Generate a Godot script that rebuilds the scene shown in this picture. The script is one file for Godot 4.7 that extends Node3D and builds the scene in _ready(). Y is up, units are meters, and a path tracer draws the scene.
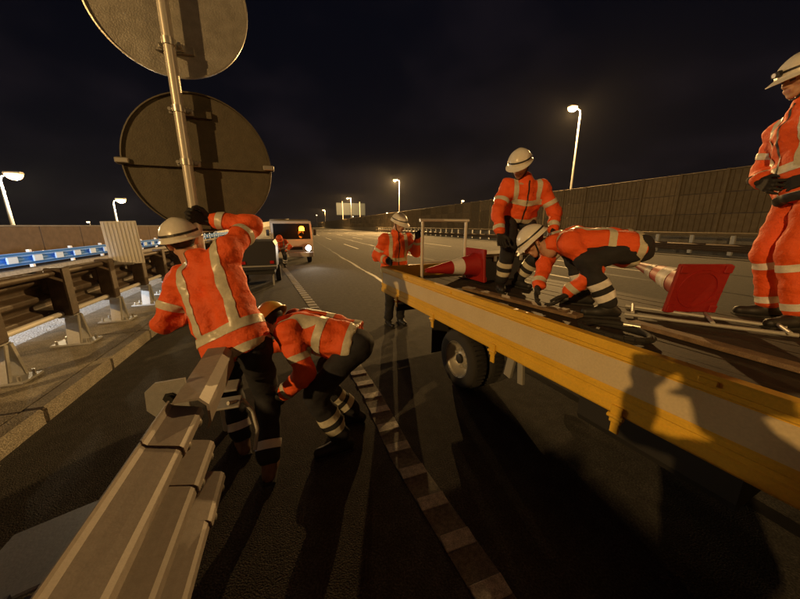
extends Node3D

# ---------------------------------------------------------------- helpers
var MATS := {}
var used_names := {}

func lin(r: float, g: float, b: float) -> Color:
	return Color(r, g, b).linear_to_srgb()

func numbered(called: String) -> String:
	var n: int = used_names.get(called, 0)
	used_names[called] = n + 1
	return called if n == 0 else "%s_%03d" % [called, n]

func tag(o: Node, label: String, category: String, group := "") -> Node:
	o.set_meta("label", label)
	o.set_meta("category", category)
	if group != "":
		o.set_meta("group", group)
	return o

func thing(called: String, label: String, category: String, at := Vector3.ZERO, turn := 0.0, group := "") -> Node3D:
	var o := Node3D.new()
	o.name = numbered(called)
	add_child(o)
	o.position = at
	o.rotation.y = turn
	tag(o, label, category, group)
	return o

# a small mesh collector
class MB:
	var v := PackedVector3Array()
	var n := PackedVector3Array()
	var c := PackedColorArray()
	var colour := Color(1, 1, 1)
	func tri(a: Vector3, b: Vector3, d: Vector3) -> void:
		var nn := (d - a).cross(b - a).normalized()
		v.append(a); v.append(b); v.append(d)
		n.append(nn); n.append(nn); n.append(nn)
		c.append(colour); c.append(colour); c.append(colour)
	func trin(a: Vector3, b: Vector3, d: Vector3, na: Vector3, nb: Vector3, nd: Vector3) -> void:
		v.append(a); v.append(b); v.append(d)
		n.append(na); n.append(nb); n.append(nd)
		c.append(colour); c.append(colour); c.append(colour)
	# corner order: clockwise seen from outside
	func quad(a: Vector3, b: Vector3, d: Vector3, e: Vector3) -> void:
		tri(a, b, d); tri(a, d, e)
	func box(ctr: Vector3, size: Vector3, bas := Basis.IDENTITY, ch := 0.0) -> void:
		var h := size * 0.5
		ch = minf(ch, minf(h.x, minf(h.y, h.z)) * 0.6)
		if ch <= 0.0:
			for ax in 3:
				for s in [-1.0, 1.0]:
					var u := Vector3.ZERO; u[ax] = s
					var p := Vector3.ZERO; p[(ax + 1) % 3] = 1.0
					var q := u.cross(p)
					var o := ctr + bas * (u * h)
					var P := bas * (p * h)
					var Q := bas * (q * h)
					quad(o - P - Q, o - P + Q, o + P + Q, o + P - Q)
			return
		# chamfered: 6 faces, 12 edges, 8 corners
		var i := h - Vector3.ONE * ch
		for ax in 3:
			for s in [-1.0, 1.0]:
				var u := Vector3.ZERO; u[ax] = s
				var p := Vector3.ZERO; p[(ax + 1) % 3] = 1.0
				var q := u.cross(p)
				var o := ctr + bas * (u * h)
				var P := bas * (p * i)
				var Q := bas * (q * i)
				quad(o - P - Q, o - P + Q, o + P + Q, o + P - Q)
		for ax in 3:
			var b1 := (ax + 1) % 3
			var b2 := (ax + 2) % 3
			for s1 in [-1.0, 1.0]:
				for s2 in [-1.0, 1.0]:
					var A := Vector3.ZERO; A[b1] = s1 * h[b1]; A[b2] = s2 * i[b2]
					var B := Vector3.ZERO; B[b1] = s1 * i[b1]; B[b2] = s2 * h[b2]
					var L := Vector3.ZERO; L[ax] = i[ax]
					_out(ctr, bas, A - L, A + L, B + L, B - L)
		for sx in [-1.0, 1.0]:
			for sy in [-1.0, 1.0]:
				for sz in [-1.0, 1.0]:
					var a := Vector3(sx * h.x, sy * i.y, sz * i.z)
					var b := Vector3(sx * i.x, sy * h.y, sz * i.z)
					var d := Vector3(sx * i.x, sy * i.y, sz * h.z)
					if (d - a).cross(b - a).dot(a + b + d) < 0.0:
						tri(ctr + bas * a, ctr + bas * d, ctr + bas * b)
					else:
						tri(ctr + bas * a, ctr + bas * b, ctr + bas * d)
	func _out(ctr: Vector3, bas: Basis, a: Vector3, b: Vector3, d: Vector3, e: Vector3) -> void:
		if (d - a).cross(b - a).dot(a + b + d + e) < 0.0:
			quad(ctr + bas * a, ctr + bas * e, ctr + bas * d, ctr + bas * b)
		else:
			quad(ctr + bas * a, ctr + bas * b, ctr + bas * d, ctr + bas * e)
	# round bar between two points, smooth
	func cyl(a: Vector3, b: Vector3, ra: float, rb: float, k := 14, caps := true) -> void:
		var w := (b - a).normalized()
		var u := w.cross(Vector3.UP if absf(w.y) < 0.9 else Vector3.RIGHT).normalized()
		var t := w.cross(u)
		for j in k:
			var t0 := TAU * j / k
			var t1 := TAU * (j + 1) / k
			var d0 := u * cos(t0) + t * sin(t0)
			var d1 := u * cos(t1) + t * sin(t1)
			trin(a + d0 * ra, b + d0 * rb, b + d1 * rb, d0, d0, d1)
			trin(a + d0 * ra, b + d1 * rb, a + d1 * ra, d0, d1, d1)
			if caps:
				tri(a, a + d0 * ra, a + d1 * ra)
				tri(b, b + d1 * rb, b + d0 * rb)
	func tube(path: Array, r: float, k := 10) -> void:
		for j in path.size() - 1:
			cyl(path[j], path[j + 1], r, r, k, true)
	# lathe about an axis: profile of Vector2(radius, height)
	func lathe(o: Vector3, ax: Vector3, prof: Array, k := 24, sharp := false) -> void:
		var w := ax.normalized()
		var u := w.cross(Vector3.UP if absf(w.y) < 0.9 else Vector3.RIGHT).normalized()
		var t := w.cross(u)
		for i in prof.size() - 1:
			var p: Vector2 = prof[i]
			var q: Vector2 = prof[i + 1]
			var sn := Vector2(q.y - p.y, p.x - q.x).normalized()
			var s0 := sn
			var s1 := sn
			if not sharp:
				if i > 0:
					var pp: Vector2 = prof[i - 1]
					var m := Vector2(p.y - pp.y, pp.x - p.x).normalized()
					if m.dot(sn) > 0.5: s0 = (sn + m).normalized()
				if i < prof.size() - 2:
					var qq: Vector2 = prof[i + 2]
					var m2 := Vector2(qq.y - q.y, q.x - qq.x).normalized()
					if m2.dot(sn) > 0.5: s1 = (sn + m2).normalized()
			for j in k:
				var a0 := TAU * j / k
				var a1 := TAU * (j + 1) / k
				var d0 := u * cos(a0) + t * sin(a0)
				var d1 := u * cos(a1) + t * sin(a1)
				var A := o + d0 * p.x + w * p.y
				var B := o + d0 * q.x + w * q.y
				var C := o + d1 * q.x + w * q.y
				var D := o + d1 * p.x + w * p.y
				var nA := d0 * s0.x + w * s0.y
				var nB := d0 * s1.x + w * s1.y
				var nC := d1 * s1.x + w * s1.y
				var nD := d1 * s0.x + w * s0.y
				trin(A, B, C, nA, nB, nC)
				trin(A, C, D, nA, nC, nD)
	# closed or open section (in the xy plane of bas) pushed along bas.z by length
	func sweep(sec: Array, o: Vector3, bas: Basis, length: float, closed := true, caps := true) -> void:
		var m := sec.size()
		var L := bas.z * length
		if closed:
			var area := 0.0
			for i in m:
				area += sec[i].cross(sec[(i + 1) % m])
			if area * bas.determinant() > 0.0:
				sec = sec.duplicate()
				sec.reverse()
		for i in (m if closed else m - 1):
			var p: Vector2 = sec[i]
			var q: Vector2 = sec[(i + 1) % m]
			var A := o + bas.x * p.x + bas.y * p.y
			var B := o + bas.x * q.x + bas.y * q.y
			quad(A, B, B + L, A + L)
		if caps and closed:
			var poly := PackedVector2Array()
			for p in sec: poly.append(p)
			var idx := Geometry2D.triangulate_polygon(poly)
			for i in range(0, idx.size(), 3):
				var a := o + bas.x * poly[idx[i]].x + bas.y * poly[idx[i]].y
				var b := o + bas.x * poly[idx[i + 1]].x + bas.y * poly[idx[i + 1]].y
				var d := o + bas.x * poly[idx[i + 2]].x + bas.y * poly[idx[i + 2]].y
				if (d - a).cross(b - a).dot(L) > 0.0:
					tri(a, d, b)
					tri(a + L, b + L, d + L)
				else:
					tri(a, b, d)
					tri(a + L, d + L, b + L)
	func mesh(m: Material) -> ArrayMesh:
		var arr := []
		arr.resize(Mesh.ARRAY_MAX)
		arr[Mesh.ARRAY_VERTEX] = v
		arr[Mesh.ARRAY_NORMAL] = n
		arr[Mesh.ARRAY_COLOR] = c
		var am := ArrayMesh.new()
		am.add_surface_from_arrays(Mesh.PRIMITIVE_TRIANGLES, arr)
		am.surface_set_material(0, m)
		return am

func obj(called: String, mb: MB, m: Material, parent: Node = self) -> MeshInstance3D:
	var o := MeshInstance3D.new()
	o.mesh = mb.mesh(m)
	o.name = numbered(called) if parent == self else called
	parent.add_child(o, true)
	return o

func piece(called: String, mesh: Mesh, at: Vector3, parent: Node, bas := Basis.IDENTITY) -> MeshInstance3D:
	var o := MeshInstance3D.new()
	o.mesh = mesh
	o.name = called
	parent.add_child(o, true)
	o.transform = Transform3D(bas, at)
	return o

func struct(called: String, mb: MB, m: Material) -> MeshInstance3D:
	var o := obj(called, mb, m)
	o.set_meta("kind", "structure")
	return o

func bx(size: Vector3, ch := 0.0, ctr := Vector3.ZERO, bas := Basis.IDENTITY) -> MB:
	var m := MB.new()
	m.box(ctr, size, bas, ch)
	return m

func bar(a: Vector3, b: Vector3, r: float, k := 12) -> MB:
	var m := MB.new()
	m.cyl(a, b, r, r, k)
	return m

func look(z: Vector3, up := Vector3.UP) -> Basis:   # basis whose z axis is z
	z = z.normalized()
	var x := up.cross(z).normalized()
	return Basis(x, z.cross(x), z)

# ---------------------------------------------------------------- textures and materials
func noise_img(sz: int, freq: float, sd: int, oct := 4, kind := FastNoiseLite.TYPE_SIMPLEX_SMOOTH) -> Image:
	var f := FastNoiseLite.new()
	f.seed = sd
	f.noise_type = kind
	f.frequency = freq
	f.fractal_octaves = oct
	var im := f.get_seamless_image(sz, sz, false, false, 0.12, true)
	im.convert(Image.FORMAT_RGB8)
	return im

func ramp_tex(sz: int, freq: float, sd: int, a: Color, b: Color, grain := 0.0, oct := 5) -> ImageTexture:
	var im := noise_img(sz, freq, sd, oct)
	var g := noise_img(sz, 0.35, sd + 7, 2)
	for y in sz:
		for x in sz:
			var t := im.get_pixel(x, y).r
			var k := 1.0 + (g.get_pixel(x, y).r - 0.5) * 2.0 * grain
			var q := a.lerp(b, t)
			im.set_pixel(x, y, Color(q.r * k, q.g * k, q.b * k))
	im.generate_mipmaps()
	return ImageTexture.create_from_image(im)

func bump_tex(sz: int, freq: float, sd: int, strength: float, oct := 4) -> ImageTexture:
	var im := noise_img(sz, freq, sd, oct)
	im.bump_map_to_normal_map(strength)
	im.generate_mipmaps()
	return ImageTexture.create_from_image(im)

func mat(key: String, col: Color, rough := 0.7, metal := 0.0) -> StandardMaterial3D:
	var m := StandardMaterial3D.new()
	m.albedo_color = col
	m.roughness = rough
	m.metallic = metal
	m.resource_name = key
	MATS[key] = m
	return m

func worn(key: String, a: Color, b: Color, rough: float, scale: float, freq := 0.02, grain := 0.15, bump: ImageTexture = null, metal := 0.0, bump_scale := 0.12) -> StandardMaterial3D:
	var m := mat(key, Color(1, 1, 1), rough, metal)
	m.albedo_texture = ramp_tex(256, freq, key.hash() % 1000, a, b, grain)
	m.uv1_triplanar = true
	m.uv1_world_triplanar = true
	m.uv1_scale = Vector3.ONE * scale
	if bump:
		m.normal_enabled = true
		m.normal_texture = bump
		m.normal_scale = bump_scale
	return m

func glow(key: String, col: Color, energy: float) -> StandardMaterial3D:
	var m := mat(key, Color(0.9, 0.9, 0.9), 0.4)
	m.emission_enabled = true
	m.emission = col
	m.emission_energy_multiplier = energy
	return m

func materials() -> void:
	var fine := bump_tex(256, 0.18, 5, 3.0, 3)
	var gravel := bump_tex(512, 0.22, 9, 6.0, 3)
	var cloth := bump_tex(256, 0.05, 15, 6.0, 4)
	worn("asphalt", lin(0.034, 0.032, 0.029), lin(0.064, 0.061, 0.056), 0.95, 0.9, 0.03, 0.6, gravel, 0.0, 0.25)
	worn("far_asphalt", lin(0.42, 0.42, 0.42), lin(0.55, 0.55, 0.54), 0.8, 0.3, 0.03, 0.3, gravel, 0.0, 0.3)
	worn("concrete", lin(0.22, 0.20, 0.16), lin(0.36, 0.33, 0.27), 0.9, 0.7, 0.03, 0.35, gravel, 0.0, 0.3)
	worn("wall_concrete", lin(0.16, 0.145, 0.12), lin(0.26, 0.24, 0.20), 0.9, 0.25, 0.02, 0.25, fine)
	worn("paint_line", lin(0.30, 0.29, 0.26), lin(0.62, 0.60, 0.55), 0.7, 1.5, 0.06, 0.3, gravel)
	worn("worn_line", lin(0.10, 0.095, 0.085), lin(0.26, 0.25, 0.22), 0.8, 1.8, 0.06, 0.35, gravel)
	worn("galvanised", lin(0.38, 0.38, 0.37), lin(0.46, 0.46, 0.44), 0.5, 2.4, 0.05, 0.08, fine, 0.25, 0.06)
	worn("rail_paint", lin(0.25, 0.225, 0.21), lin(0.31, 0.285, 0.27), 0.55, 2.6, 0.05, 0.05, fine, 0.0, 0.05)
	worn("brown_steel", lin(0.055, 0.036, 0.022), lin(0.11, 0.075, 0.048), 0.6, 1.2, 0.03, 0.2, fine)
	worn("panel_metal", lin(0.155, 0.120, 0.072), lin(0.225, 0.178, 0.112), 0.75, 0.5, 0.02, 0.15, fine, 0.1)
	worn("sign_bare", lin(0.38, 0.36, 0.32), lin(0.56, 0.54, 0.49), 0.38, 1.6, 0.025, 0.06, fine, 0.55)
	worn("sign_brown", lin(0.07, 0.058, 0.036), lin(0.10, 0.084, 0.054), 0.6, 1.6, 0.03, 0.08, fine)
	worn("truck_yellow", lin(0.63, 0.38, 0.034), lin(0.73, 0.45, 0.046), 0.4, 0.8, 0.02, 0.06)
	worn("truck_cream", lin(0.55, 0.45, 0.27), lin(0.62, 0.52, 0.33), 0.42, 0.8, 0.02, 0.05)
	worn("deck_wood", lin(0.014, 0.010, 0.007), lin(0.042, 0.028, 0.018), 0.75, 1.4, 0.04, 0.3, fine)
	worn("hi_vis", lin(0.74, 0.090, 0.014), lin(0.82, 0.120, 0.020), 0.72, 2.2, 0.02, 0.06, cloth)
	MATS.hi_vis.normal_scale = 0.5
	worn("navy_cloth", lin(0.010, 0.011, 0.015), lin(0.022, 0.022, 0.028), 0.85, 2.4, 0.03, 0.1, cloth)
	worn("tape", lin(0.50, 0.48, 0.38), lin(0.66, 0.64, 0.53), 0.35, 3.0, 0.05, 0.1, cloth)
	worn("white_tape", lin(0.66, 0.66, 0.66), lin(0.82, 0.82, 0.82), 0.35, 3.0, 0.05, 0.08, cloth)
	worn("boot_brown", lin(0.12, 0.055, 0.03), lin(0.20, 0.10, 0.055), 0.6, 4.0)
	mat("boot_black", lin(0.015, 0.015, 0.016), 0.55)
	mat("glove", lin(0.018, 0.017, 0.018), 0.8)
	mat("glove_yellow", lin(0.60, 0.42, 0.06), 0.8)
	var skin := mat("skin", Color(1, 1, 1), 0.55)
	skin.vertex_color_use_as_albedo = true
	worn("helmet_white", lin(0.68, 0.66, 0.60), lin(0.80, 0.78, 0.73), 0.3, 6.0, 0.03, 0.05)
	worn("helmet_yellow", lin(0.62, 0.48, 0.10), lin(0.72, 0.56, 0.14), 0.35, 6.0, 0.03, 0.05)
	mat("tar", lin(0.014, 0.014, 0.014), 0.6)
	mat("black_plastic", lin(0.02, 0.02, 0.02), 0.5)
	mat("rubber", lin(0.022, 0.021, 0.020), 0.85)
	mat("chassis", lin(0.02, 0.019, 0.018), 0.6)
	mat("wheel_steel", lin(0.34, 0.33, 0.29), 0.45, 0.3)
	mat("pole_paint", lin(0.62, 0.60, 0.55), 0.35, 0.2)
	mat("bolt", lin(0.55, 0.54, 0.50), 0.35, 0.6)
	worn("cone_red", lin(0.26, 0.010, 0.009), lin(0.36, 0.016, 0.013), 0.55, 3.0, 0.03, 0.12)
	mat("red_paint", lin(0.55, 0.025, 0.02), 0.45)
	mat("van_paint", lin(0.62, 0.60, 0.55), 0.35)
	mat("dark_paint", lin(0.03, 0.03, 0.035), 0.5)
	mat("blue_paint", lin(0.05, 0.24, 0.75), 0.45)
	mat("white_paint", lin(0.78, 0.78, 0.76), 0.5)
	mat("sign_grey", lin(0.022, 0.032, 0.046), 0.7)
	mat("glass_dark", lin(0.015, 0.016, 0.018), 0.06)
	var g := mat("window_glass", Color(0.25, 0.28, 0.3, 0.25), 0.03)
	g.transparency = BaseMaterial3D.TRANSPARENCY_ALPHA
	mat("amber_lens", lin(0.6, 0.2, 0.02), 0.2)
	mat("red_lens", lin(0.45, 0.02, 0.02), 0.2)
	mat("phone_body", lin(0.03, 0.03, 0.035), 0.3)
	glow("lamp_glass", Color(1.0, 0.76, 0.44), 12.0)
	glow("lamp_far", Color(1.0, 0.86, 0.66), 12.0)
	glow("headlight_glass", Color(1.0, 0.97, 0.92), 40.0)
	glow("beacon_glass", Color(1.0, 0.45, 0.06), 22.0)
	glow("blue_glass", Color(0.12, 0.5, 1.0), 8.0)

# ---------------------------------------------------------------- implicit surfaces (people)
# bone: [a, b, ra, rb, group, clip_point, clip_normal]
func bone(a: Vector3, b: Vector3, ra: float, rb: float, grp := 0, clip = null) -> Array:
	return [a, b, ra, rb, grp, clip]

func sdf(bones: Array, cell: float, k: float, wrinkle := 0.0, sd := 1) -> Dictionary:
	var lo := Vector3.ONE * 1e9
	var hi := Vector3.ONE * -1e9
	for b in bones:
		var r: float = maxf(b[2], b[3]) + k + cell * 3.0
		lo = lo.min(b[0].min(b[1]) - Vector3.ONE * r)
		hi = hi.max(b[0].max(b[1]) + Vector3.ONE * r)
	var nx := int((hi.x - lo.x) / cell) + 2
	var ny := int((hi.y - lo.y) / cell) + 2
	var nz := int((hi.z - lo.z) / cell) + 2
	var D := PackedFloat32Array()
	D.resize(nx * ny * nz)
	D.fill(1.0)
	var G := PackedByteArray()
	G.resize(nx * ny * nz)
	for b in bones:
		var a: Vector3 = b[0]
		var ab: Vector3 = b[1] - a
		var ra: float = b[2]
		var rb: float = b[3]
		var grp: int = b[4]
		var l2: float = maxf(ab.length_squared(), 1e-9)
		var pad: float = maxf(ra, rb) + k + cell * 2.5
		var q0: Vector3 = (a.min(b[1]) - Vector3.ONE * pad - lo) / cell
		var q1: Vector3 = (a.max(b[1]) + Vector3.ONE * pad - lo) / cell
		var clipped: bool = b[5] != null
		var cp := Vector3.ZERO
		var cn := Vector3.ZERO
		if clipped:
			cp = b[5][0]; cn = b[5][1]
		for z in range(maxi(0, int(q0.z)), mini(nz, int(q1.z) + 1)):
			for y in range(maxi(0, int(q0.y)), mini(ny, int(q1.y) + 1)):
				var row := (z * ny + y) * nx
				for x in range(maxi(0, int(q0.x)), mini(nx, int(q1.x) + 1)):
					var p := lo + Vector3(x, y, z) * cell
					var ap := p - a
					var t := clampf(ap.dot(ab) / l2, 0.0, 1.0)
					var d := (ap - ab * t).length() - (ra + (rb - ra) * t)
					if d > pad: continue
					if clipped:
						d = maxf(d, (p - cp).dot(cn))
					var i := row + x
					var e := D[i]
					if d < e: G[i] = grp
					var h := maxf(k - absf(d - e), 0.0) / k
					D[i] = minf(d, e) - h * h * k * 0.25
	if wrinkle > 0.0:
		var f := FastNoiseLite.new()
		f.seed = sd
		f.frequency = 5.5
		f.fractal_octaves = 2
		for z in nz:
			for y in ny:
				var row := (z * ny + y) * nx
				for x in nx:
					var e := D[row + x]
					if absf(e) < cell * 6.0:
						D[row + x] = e + wrinkle * f.get_noise_3d(lo.x + x * cell + 0.35 * y * cell, (lo.y + y * cell) * 1.6, lo.z + z * cell)
	var V := PackedVector3Array()
	var VG := PackedByteArray()
	var at := PackedInt32Array()
	at.resize(nx * ny * nz)
	at.fill(-1)
	var sx := 1
	var sy := nx
	var sz := nx * ny
	var off := [0, sx, sy, sx + sy, sz, sx + sz, sy + sz, sx + sy + sz]
	var cor := [Vector3(0, 0, 0), Vector3(1, 0, 0), Vector3(0, 1, 0), Vector3(1, 1, 0), Vector3(0, 0, 1), Vector3(1, 0, 1), Vector3(0, 1, 1), Vector3(1, 1, 1)]
	var edges := [0, 1, 2, 3, 4, 5, 6, 7, 0, 2, 1, 3, 4, 6, 5, 7, 0, 4, 1, 5, 2, 6, 3, 7]
	var val := PackedFloat32Array()
	val.resize(8)
	for z in nz - 1:
		for y in ny - 1:
			var row := (z * ny + y) * nx
			for x in nx - 1:
				var i := row + x
				if absf(D[i]) > cell * 4.5: continue
				var neg := 0
				for j in 8:
					val[j] = D[i + off[j]]
					if val[j] < 0.0: neg += 1
				if neg == 0 or neg == 8: continue
				var s := Vector3.ZERO
				var m := 0
				for j in range(0, 24, 2):
					var e0: int = edges[j]
					var e1: int = edges[j + 1]
					if (val[e0] < 0.0) != (val[e1] < 0.0):
						var t := val[e0] / (val[e0] - val[e1])
						s += cor[e0].lerp(cor[e1], t)
						m += 1
				at[i] = V.size()
				V.append(lo + (Vector3(x, y, z) + s / m) * cell)
				VG.append(G[i])
	var I := PackedInt32Array()
	for z in range(1, nz - 1):
		for y in range(1, ny - 1):
			var row := (z * ny + y) * nx
			for x in range(1, nx - 1):
				var i := row + x
				if at[i] < 0 : continue
				var d0 := D[i] < 0.0
				# edge along x
				if d0 != (D[i + sx] < 0.0):
					_net(I, at[i - sy - sz], at[i - sz], at[i], at[i - sy], d0)
				if d0 != (D[i + sy] < 0.0):
					_net(I, at[i - sx - sz], at[i - sx], at[i], at[i - sz], d0)
				if d0 != (D[i + sz] < 0.0):
					_net(I, at[i - sx - sy], at[i - sy], at[i], at[i - sx], d0)
	var N := PackedVector3Array()
	N.resize(V.size())
	for i in range(0, I.size(), 3):
		var fn := (V[I[i + 2]] - V[I[i]]).cross(V[I[i + 1]] - V[I[i]])
		N[I[i]] += fn; N[I[i + 1]] += fn; N[I[i + 2]] += fn
	for i in N.size():
		N[i] = N[i].normalized()
	return {"v": V, "n": N, "i": I, "g": VG}

func _net(I: PackedInt32Array, a: int, b: int, c: int, d: int, inside: bool) -> void:
	if a < 0 or b < 0 or c < 0 or d < 0: return
	if inside:
		I.append(a); I.append(c); I.append(b); I.append(a); I.append(d); I.append(c)
	else:
		I.append(a); I.append(b); I.append(c); I.append(a); I.append(c); I.append(d)

func pour(S: Dictionary, mb: MB, xf := Transform3D.IDENTITY, flip := false) -> void:
	var I: PackedInt32Array = S.i
	var V: PackedVector3Array = S.v
	var N: PackedVector3Array = S.n
	var C = S.get("c")
	for i in range(0, I.size(), 3):
		var o := [I[i], I[i + 2], I[i + 1]] if flip else [I[i], I[i + 1], I[i + 2]]
		for j in o:
			mb.v.append(xf * V[j])
			mb.n.append((xf.basis * N[j]).normalized())
			mb.c.append(C[j] if C else mb.colour)

# cut a strip lo..hi of the scalar s (and lo2..hi2 of s2) out of a surface and lift it a little
func strip(S: Dictionary, grp: Array, s: Callable, lo: float, hi: float, mb: MB, s2 = null, lo2 := -9.0, hi2 := 9.0, lift := 0.004) -> void:
	var I: PackedInt32Array = S.i
	var V: PackedVector3Array = S.v
	var N: PackedVector3Array = S.n
	var VG: PackedByteArray = S.g
	var A := PackedFloat32Array()
	A.resize(V.size())
	var B := PackedFloat32Array()
	B.resize(V.size())
	for j in V.size():
		A[j] = s.call(V[j])
		B[j] = s2.call(V[j]) if s2 != null else 0.0
	for i in range(0, I.size(), 3):
		var a := I[i]
		var b := I[i + 1]
		var c := I[i + 2]
		if maxf(A[a], maxf(A[b], A[c])) < lo or minf(A[a], minf(A[b], A[c])) > hi: continue
		if maxf(B[a], maxf(B[b], B[c])) < lo2 or minf(B[a], minf(B[b], B[c])) > hi2: continue
		if not (VG[a] in grp and VG[b] in grp and VG[c] in grp): continue
		var poly := [[V[a] + N[a] * lift, N[a], A[a], B[a]], [V[b] + N[b] * lift, N[b], A[b], B[b]], [V[c] + N[c] * lift, N[c], A[c], B[c]]]
		for cut in [[2, lo, 1.0], [2, hi, -1.0], [3, lo2, 1.0], [3, hi2, -1.0]]:
			var out := []
			var m := poly.size()
			for j in m:
				var p = poly[j]
				var q = poly[(j + 1) % m]
				var dp: float = (p[cut[0]] - cut[1]) * cut[2]
				var dq: float = (q[cut[0]] - cut[1]) * cut[2]
				if dp >= 0.0: out.append(p)
				if (dp >= 0.0) != (dq >= 0.0):
					var t := dp / (dp - dq)
					out.append([p[0].lerp(q[0], t), p[1].lerp(q[1], t), lerpf(p[2], q[2], t), lerpf(p[3], q[3], t)])
			poly = out
			if poly.size() < 3: break
		for j in range(1, poly.size() - 1):
			mb.trin(poly[0][0], poly[j][0], poly[j + 1][0], poly[0][1], poly[j][1], poly[j + 1][1])

var HEAD := {}
var HANDS := {}

func prepare_head() -> void:
	# head frame: origin at the head's centre, -z is where the face looks, y up, height about 0.235
	var b := []
	b.append(bone(Vector3(0, 0.035, 0.012), Vector3(0, 0.045, 0.035), 0.079, 0.077))
	b.append(bone(Vector3(0, 0.03, -0.02), Vector3(0, 0.05, -0.01), 0.07, 0.072))
	b.append(bone(Vector3(0, -0.02, -0.028), Vector3(0, -0.072, -0.048), 0.06, 0.036))
	b.append(bone(Vector3(-0.04, -0.05, -0.01), Vector3(-0.014, -0.09, -0.058), 0.028, 0.017))
	b.append(bone(Vector3(0.04, -0.05, -0.01), Vector3(0.014, -0.09, -0.058), 0.028, 0.017))
	b.append(bone(Vector3(-0.034, -0.012, -0.058), Vector3(-0.042, -0.02, -0.05), 0.022, 0.02))
	b.append(bone(Vector3(0.034, -0.012, -0.058), Vector3(0.042, -0.02, -0.05), 0.022, 0.02))
	b.append(bone(Vector3(0, 0.008, -0.086), Vector3(0, -0.026, -0.102), 0.010, 0.013))
	b.append(bone(Vector3(-0.013, -0.031, -0.09), Vector3(0.013, -0.031, -0.09), 0.010, 0.010))
	b.append(bone(Vector3(-0.045, 0.022, -0.068), Vector3(0.045, 0.022, -0.068), 0.013, 0.013))
	b.append(bone(Vector3(-0.02, -0.054, -0.083), Vector3(0.02, -0.054, -0.083), 0.009, 0.009))
	b.append(bone(Vector3(-0.017, -0.066, -0.081), Vector3(0.017, -0.066, -0.081), 0.009, 0.009))
	b.append(bone(Vector3(0, -0.095, -0.068), Vector3(0, -0.09, -0.066), 0.017, 0.017))
	for s in [-1.0, 1.0]:
		b.append(bone(Vector3(s * 0.079, 0.018, 0.012), Vector3(s * 0.076, -0.026, 0.004), 0.014, 0.010))
	b.append(bone(Vector3(0, -0.05, 0.02), Vector3(0, -0.15, 0.04), 0.056, 0.058))
	HEAD = sdf(b, 0.0065, 0.014)
	var C := PackedColorArray()
	for p: Vector3 in HEAD.v:
		var col := Color(0.50, 0.29, 0.19)
		if p.y > 0.03 and p.z > -0.055 or (p.y > -0.035 and p.z > 0.03): col = Color(0.012, 0.010, 0.009)   # hair
		elif absf(p.y - 0.026) < 0.006 and absf(absf(p.x) - 0.032) < 0.018 and p.z < -0.06: col = Color(0.02, 0.016, 0.014)
		elif absf(p.y + 0.002) < 0.006 and absf(absf(p.x) - 0.032) < 0.013 and p.z < -0.06: col = Color(0.05, 0.04, 0.035)
		elif absf(p.y + 0.06) < 0.009 and absf(p.x) < 0.026 and p.z < -0.08: col = Color(0.40, 0.17, 0.13)
		C.append(col)
	HEAD["c"] = C

func prepare_hand(key: String, curl: float, spread: float, thumb_in: float) -> void:
	# hand frame: wrist at origin, fingers along +x, back of the hand +y, thumb towards +z
	var b := []
	for i in 4:
		var z := 0.033 - 0.022 * i
		b.append(bone(Vector3(0.0, 0, z * 0.65), Vector3(0.088 - 0.004 * absf(i - 1), 0.0, z), 0.0165, 0.0135, 1))
		var p := Vector3(0.09 - 0.004 * absf(i - 1), 0.0, z)
		var a := -curl * 0.55
		var lens: Array = [[0.042, 0.026, 0.021], [0.047, 0.030, 0.022], [0.044, 0.028, 0.021], [0.033, 0.021, 0.019]][i]
		var fan := spread * (1.5 - i) * 0.12
		for j in 3:
			var d := Vector3(cos(a), sin(a), fan).normalized()
			var q: Vector3 = p + d * lens[j]
			b.append(bone(p, q, 0.0125 - 0.001 * j, 0.0115 - 0.001 * j, 1))
			p = q
			a -= curl * (1.0 if j == 0 else 0.7)
	var tp := Vector3(0.022, -0.004, 0.028)
	var t1 := tp + Vector3(0.030, -0.014, 0.028)
	var t2 := t1 + Vector3(0.030, -0.016 * thumb_in, 0.010).normalized() * 0.034
	var t3 := t2 + Vector3(0.030, -0.028 * thumb_in, -0.012 * thumb_in).normalized() * 0.026
	b.append(bone(tp, t1, 0.018, 0.0145, 1))
	b.append(bone(t1, t2, 0.0140, 0.0125, 1))
	b.append(bone(t2, t3, 0.0122, 0.0105, 1))
	b.append(bone(Vector3(-0.07, 0, 0), Vector3(0.0, 0, 0), 0.036, 0.030, 1))
	HANDS[key] = sdf(b, 0.0065, 0.007)

func ik(a: Vector3, c: Vector3, l1: float, l2: float, pole: Vector3) -> Array:
	var d := c - a
	var L := clampf(d.length(), absf(l1 - l2) + 0.02, l1 + l2 - 0.004)
	var u := d.normalized()
	var e := a + u * L
	var x := (l1 * l1 - l2 * l2 + L * L) / (2.0 * L)
	var h := sqrt(maxf(l1 * l1 - x * x, 0.0))
	var side := (pole - u * pole.dot(u)).normalized()
	return [a + u * x + side * h, e]

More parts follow.
